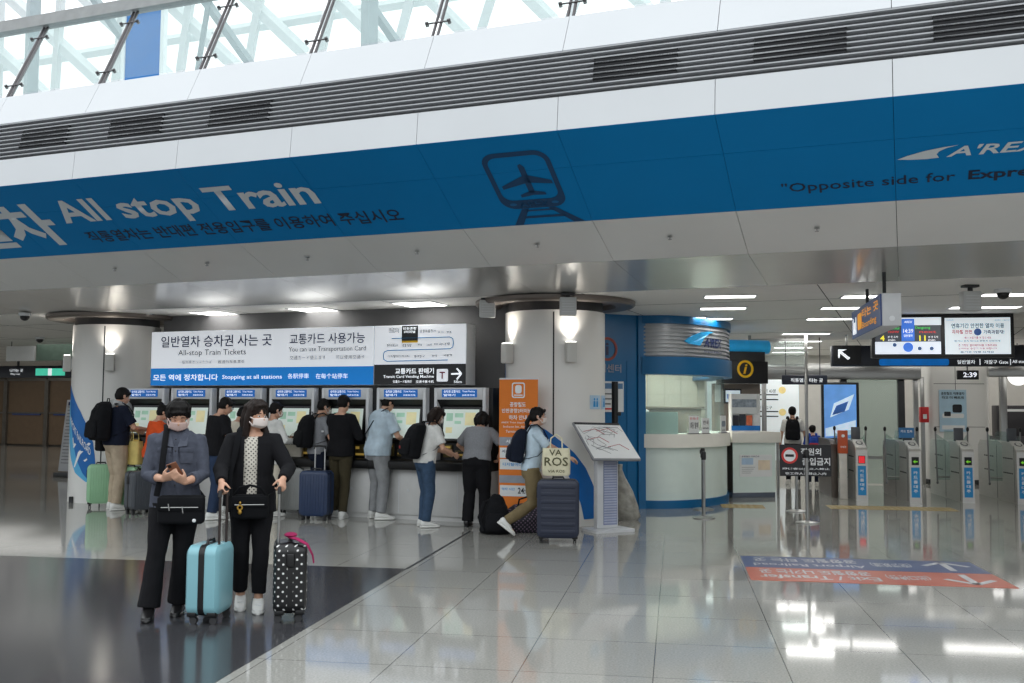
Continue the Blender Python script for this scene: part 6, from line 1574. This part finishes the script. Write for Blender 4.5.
def tote(label, loc, rz, w, h, d, m, lines=(), handles=True, name='tote_bag', z=0, lm=None):
    t = thing(name, label, 'bag', V((loc.x, loc.y, z)), rz)
    b = B(); n = 24; rg = []
    for zz, k in ((0, .92), (.02, 1), (h*.5, 1.02), (h, .98), (h-.005, .94), (.03, .94)):
        rg.append([b.verts.new((w/2*k*math.copysign(abs(math.cos(2*math.pi*q/n))**.35, math.cos(2*math.pi*q/n)), d/2*k*math.copysign(abs(math.sin(2*math.pi*q/n))**.5, math.sin(2*math.pi*q/n)), zz)) for q in range(n)])
    skin(b, rg); obj('bag_body', b, m, t, smooth=50)
    if handles:
        for y in (-d*.42, d*.42):
            b = B(); tube(b, [(-w*.22, y, h-.03), (-w*.2, y*.8, h+.12), (0, y*.6, h+.17), (w*.2, y*.8, h+.12), (w*.22, y, h-.03)], .008, 6); obj('handle', b, m, t)
    for s_, x0, x1, z0, z1 in lines: txt(s_, lm or INK, t, x0*w, x1*w, z0*h, z1*h, -d*.53, bold=.012)
    return t
pT = onF(133, 12.55); tote('yellow tote bag standing on the mint green suitcase', pT, -PF, .36, .36, .16, C_('cloth_soft_yellow', (226, 206, 128)), z=.695)
# 4 orange
pD = person('person in an orange jacket with black hair at the second ticket machine', onF(154, 12.45), FR-38, 1.62, lean=10, head=(20, 0), hands={'L': (-.14, .30, 1.12), 'R': (.14, .34, 1.15)}, hair=('bun', HAIRK), top=dict(mat=ORG, sleeve='long', hem=.86, ease=.036, r0=.066), bottom=dict(mat=BEI, wide=.01), shoe=SHOEW, girth=1.05)
# 5 black tee man
pE = person('man in a black tee shirt and jeans with glasses at the third ticket machine', fl(212, 519), FR-32, 1.74, lean=8, head=(26, 0), hands={'L': (-.10, .36, 1.12), 'R': (.16, .34, 1.06)}, feet={'L': (-.12, .10, 0, 4, 0), 'R': (.11, -.05, 0, -6, 0)}, hair=('crew', HAIRK), top=dict(mat=BLK, sleeve='short', hem=.88, ease=.03, r0=.064), bottom=dict(mat=DDEN, wide=.012), shoe=SHOEW, girth=1.1)
b = B(); TH = pE['TH']
for sg in (-1, 1): tube(b, [TH((sg*.031+.022*math.cos(2*math.pi*k/12), .098, .006+.016*math.sin(2*math.pi*k/12))) for k in range(13)], .0022, 5); tube(b, [TH((sg*.053, .096, .012)), TH((sg*.082, -.01, .014))], .002, 5)
tube(b, [TH((-.01, .102, .010)), TH((.01, .102, .010))], .002, 5); obj('glasses', b, INK, pE['root'])
# 6 ivory shirt
pF_ = person('person in an ivory shirt half hidden behind the woman in the cardigan', fl(229, 513), FR-20, 1.62, lean=12, bend=8, head=(30, 0), hands={'L': (-.14, .36, 1.10), 'R': (.14, .36, 1.10)}, hair=('short', HAIRK), top=dict(mat=IVO, sleeve='short', hem=.90, ease=.03), bottom=dict(mat=BLK), shoe=SHOEW)
# 7 girl in white
pG = person('young woman in a loose white shirt at the fourth ticket machine', fl(270, 516), FR-30, 1.66, lean=3, head=(14, -6), hands={'L': (-.12, .34, 1.15), 'R': (.16, .32, 1.12)}, hair=('tail', HAIRK), top=dict(mat=WHT, sleeve='long', hem=.78, ease=.036, r0=.066, flare=.01), bottom=dict(mat=IVO, wide=.012), shoe=SHOEW, mask=MASKW)
suitcase('silver grey suitcase beside the young woman in the white shirt', fl(292, 514), -PF+R(12), .40, .70, .26, SGR, 'ribv', rods=False)
tote('cream cloth tote slung over the silver grey suitcase', fl(292, 514), -PF+R(12), .30, .30, .12, C_('cloth_cream', (220, 214, 200)), z=.735)
# 8 grey tee + backpack
pH = person('man in a grey tee shirt with a black backpack at the fifth ticket machine', fl(317, 516), FR-34, 1.72, lean=4, head=(18, -8), hands={'L': (-.12, .34, 1.10), 'R': (.20, .30, 1.06)}, hair=('short', HAIRK), top=dict(mat=GRY, sleeve='short', hem=.90, ease=.024, r0=.062), bottom=dict(mat=NVY, wide=.008), shoe=SHOEW, mask=MASKW)
backpack(pH, 'black backpack on the man in the grey tee shirt', NYB, .32, .48, .20, .98)
NAVC = mat('suitcase_navy', (34, 52, 84), .4, var=.06); 
suitcase('navy blue ribbed suitcase with raised silver handle', fl(316, 520), -PF+R(8), .43, .70, .27, NAVC, 'ribv', hand=1.04, rodm=mat('rod_silver', (210, 210, 210), .3, .5))
# 9 black shirt, olive trousers
pI = person('man in a black shirt and olive trousers with his back turned', fl(338, 518.5), FR-6, 1.77, lean=2, head=(16, 8), hands={'L': (-.18, .34, 1.06), 'R': (.14, .36, 1.08)}, feet={'L': (-.12, .12, 0, 62, 0), 'R': (.09, -.02, 0, 20, 0)}, hair=('short', HAIRK), top=dict(mat=BLK, sleeve='long', hem=.86, ease=.036, r0=.068, name='overshirt'), bottom=dict(mat=OLV, wide=.004), shoe=SHOEW)
b = B(); c = pI['TB'](V((-.265, -.02, 1.20))); box(b, c.x-.02, c.x+.02, c.y-.075, c.y-.065, c.z-.012, c.z+.012, .003); obj('sleeve_tab', b, PAPER, pI['root'])
# 10 light blue polo
pJ = person('man in a light blue polo shirt and grey trousers with a dark shoulder strap', fl(377, 519), FR-30, 1.80, lean=9, bend=3, head=(24, -12), hands={'L': (-.12, .38, 1.08), 'R': (.18, .38, 1.04)}, feet={'L': (-.13, .02, 0, 6, 0), 'R': (.13, -.02, 0, -28, 0)}, hair=('crew', HAIRK), top=dict(mat=LBL, sleeve='short', hem=.86, ease=.034, r0=.068, collar=LBL), bottom=dict(mat=LGR, wide=.016), shoe=SHOEW, girth=1.1)
b = B(); tube(b, [pJ['TB'](V(p)) for p in ((.10, -.02, 1.515), (.10, -.11, 1.45), (.02, -.165, 1.30), (-.12, -.165, 1.12), (-.215, -.06, .98), (-.22, .05, .94))], .018, 8, .3, up=V((0, 1, 0))); obj('shoulder_strap', b, NYN, pJ['root'])
# 11 white tee, jeans, backpack
pK = person('woman in a white tee shirt and blue jeans with a big black backpack', fl(423, 527), FR-38, 1.62, lean=10, bend=6, head=(24, -4), hands={'L': (-.10, .40, 1.04), 'R': (.16, .40, 1.02)}, feet={'L': (-.09, .04, 0, -10, 0), 'R': (.09, .0, 0, -16, 0)}, hair=('bob', HAIRB), top=dict(mat=WHT, sleeve='short', hem=.90, ease=.03, r0=.064), bottom=dict(mat=DEN, wide=.012, hem=1.0), shoe=SHOEW, mask=MASKW)
backpack(pK, 'big black backpack with a red badge on the woman in jeans', NYB, .36, .48, .22, .94, logo=True)
# 12 grey tee, wide black trousers
pL = person('woman in a grey tee shirt and wide black trousers leaning over the rightmost machine', fl(475, 527), FR+2, 1.58, lean=12, bend=8, head=(30, 0), hands={'L': (-.20, .34, 1.02), 'R': (.24, .32, 1.0)}, pole={'L': (-1, -.3, 0), 'R': (1, -.3, 0)}, feet={'L': (-.12, .0, 0, 6, 0), 'R': (.12, .08, 0, -8, 0)}, hair=('bob', HAIRK), top=dict(mat=GRY, sleeve='short', hem=.96, ease=.034, r0=.066), bottom=dict(mat=BLK, wide=.020, flare=.012, hem=1.02), shoe=SHOEK, girth=1.16)
# 13 walking woman with the big suitcase
pM = person('woman in a pale blue shirt and khaki trousers striding and pushing a suitcase', fl(538, 537), -84, 1.65, lean=7, head=(2, 0), feet={'R': (.07, -.42, .05, 0, 38), 'L': (-.07, .24, 0, 0, 0), 'drop': .05}, hands={'R': (.16, .36, 1.02), 'L': (-.12, .40, 1.02)}, hdir={'R': (0, .9, -.2), 'L': (0, .9, -.2)}, palm={'R': (0, -.1, -1), 'L': (0, -.1, -1)}, curl=(25, 25), hair=('tail', HAIRK), top=dict(mat=LBL, sleeve='short', hem=.90, ease=.02, r0=.058, collar=LBL), bottom=dict(mat=KHK, wide=.012), shoe=SHOEW, mask=MASKW, girth=.93)
backpack(pM, 'black backpack on the striding woman', NYN, .31, .44, .19, .98)
lM = fl(558, 542.5); rM = R(-3)
suitcase('large dark navy suitcase with grooves pushed by the striding woman', lM, rM, .50, .755, .29, mat('suitcase_dark_navy', (36, 42, 60), .4, var=.06), 'ribh', rods=False)
tote('cream tote bag with olive lettering on the large navy suitcase', fl(556, 541), rM, .34, .33, .14, C_('cloth_tote_cream', (222, 216, 186)), lines=(('VA', -.25, .2, .74, .96), ('ROS', -.42, .42, .36, .68), ('VIA ROS', -.3, .3, .12, .22)), z=.79, lm=mat('tote_olive', (86, 84, 56), .7))
# luggage heap on the floor
hp0 = fl(496, 533.5); t = thing('backpack', 'slumped black backpack on the floor by the orange banner', 'backpack', hp0, -PF+R(20))
b = B(); rings(b, [(.0, .17, .13, 0), (.04, .21, .17, 0), (.18, .19, .16, .02), (.34, .14, .13, .06), (.45, .08, .09, .10), (.49, .04, .05, .11)], lambda p: p, 24, 2.8); remesh('pack_body', b, .012, NYB, t, 3, .012, 8, 4)
b = B(); rings(b, [(.05, .12, .05, -.15), (.10, .14, .06, -.155), (.22, .12, .05, -.13), (.26, .09, .03, -.11)], lambda p: p, 18, 3); obj('front_pocket', b, NYB, t)
b = B(); tube(b, [(-.05, .08, .44), (-.16, -.02, .40), (-.22, -.10, .22), (-.16, -.18, .05)], .02, 8, .4); obj('shoulder_strap', b, NYB, t)
FLOW = dots_mat('duffel_floral', (32, 30, 42), (128, 108, 128), 19, .7, .2)
hp1 = fl(529, 531.5); t = thing('duffel_bag', 'dark flowery duffel bag on the floor behind the striding woman', 'bag', hp1, R(-8))
b = B(); rings(b, [(.0, .30, .15, 0), (.03, .34, .18, 0), (.16, .35, .19, 0), (.30, .30, .15, .02), (.38, .20, .09, .03)], lambda p: p+V((0, 0, .04*math.sin(p.x*9)*(p.z/.4))), 26, 2.6); remesh('bag_body', b, .013, FLOW, t, 3, .012, 7, 8)
b = B(); tube(b, [(-.14, -.10, .30), (-.12, -.08, .42), (.0, -.04, .46), (.12, -.08, .42), (.14, -.10, .30)], .012, 8); obj('handle', b, NYB, t)
# 14-15 people beyond the gates
pq = at(793, 470, 22.0); pN = person('adult in a white top with a black backpack beyond the gates', V((pq.x, 22.0, 0)), -14, 1.66, hands={'R': (.28, .05, .88)}, hair=('short', HAIRK), top=dict(mat=WHT, sleeve='short', hem=.90, ease=.03), bottom=dict(mat=BLK), shoe=SHOEW)
backpack(pN, 'black backpack on the adult beyond the gates', NYB, .32, .46, .18, .98)
pq = at(813, 470, 21.6); pO = person('child in a blue top beyond the gates', V((pq.x, 21.6, 0)), -10, 1.26, hair=('short', HAIRK), top=dict(mat=C_('cloth_royal_blue', (50, 74, 150)), sleeve='short', hem=.88, ease=.03), bottom=dict(mat=NVY), shoe=SHOEW, child=True)
backpack(pO, 'blue and red backpack on the child beyond the gates', C_('nylon_blue', (40, 70, 150)), .30, .34, .14, 1.06, C_('nylon_red', (150, 50, 60)))
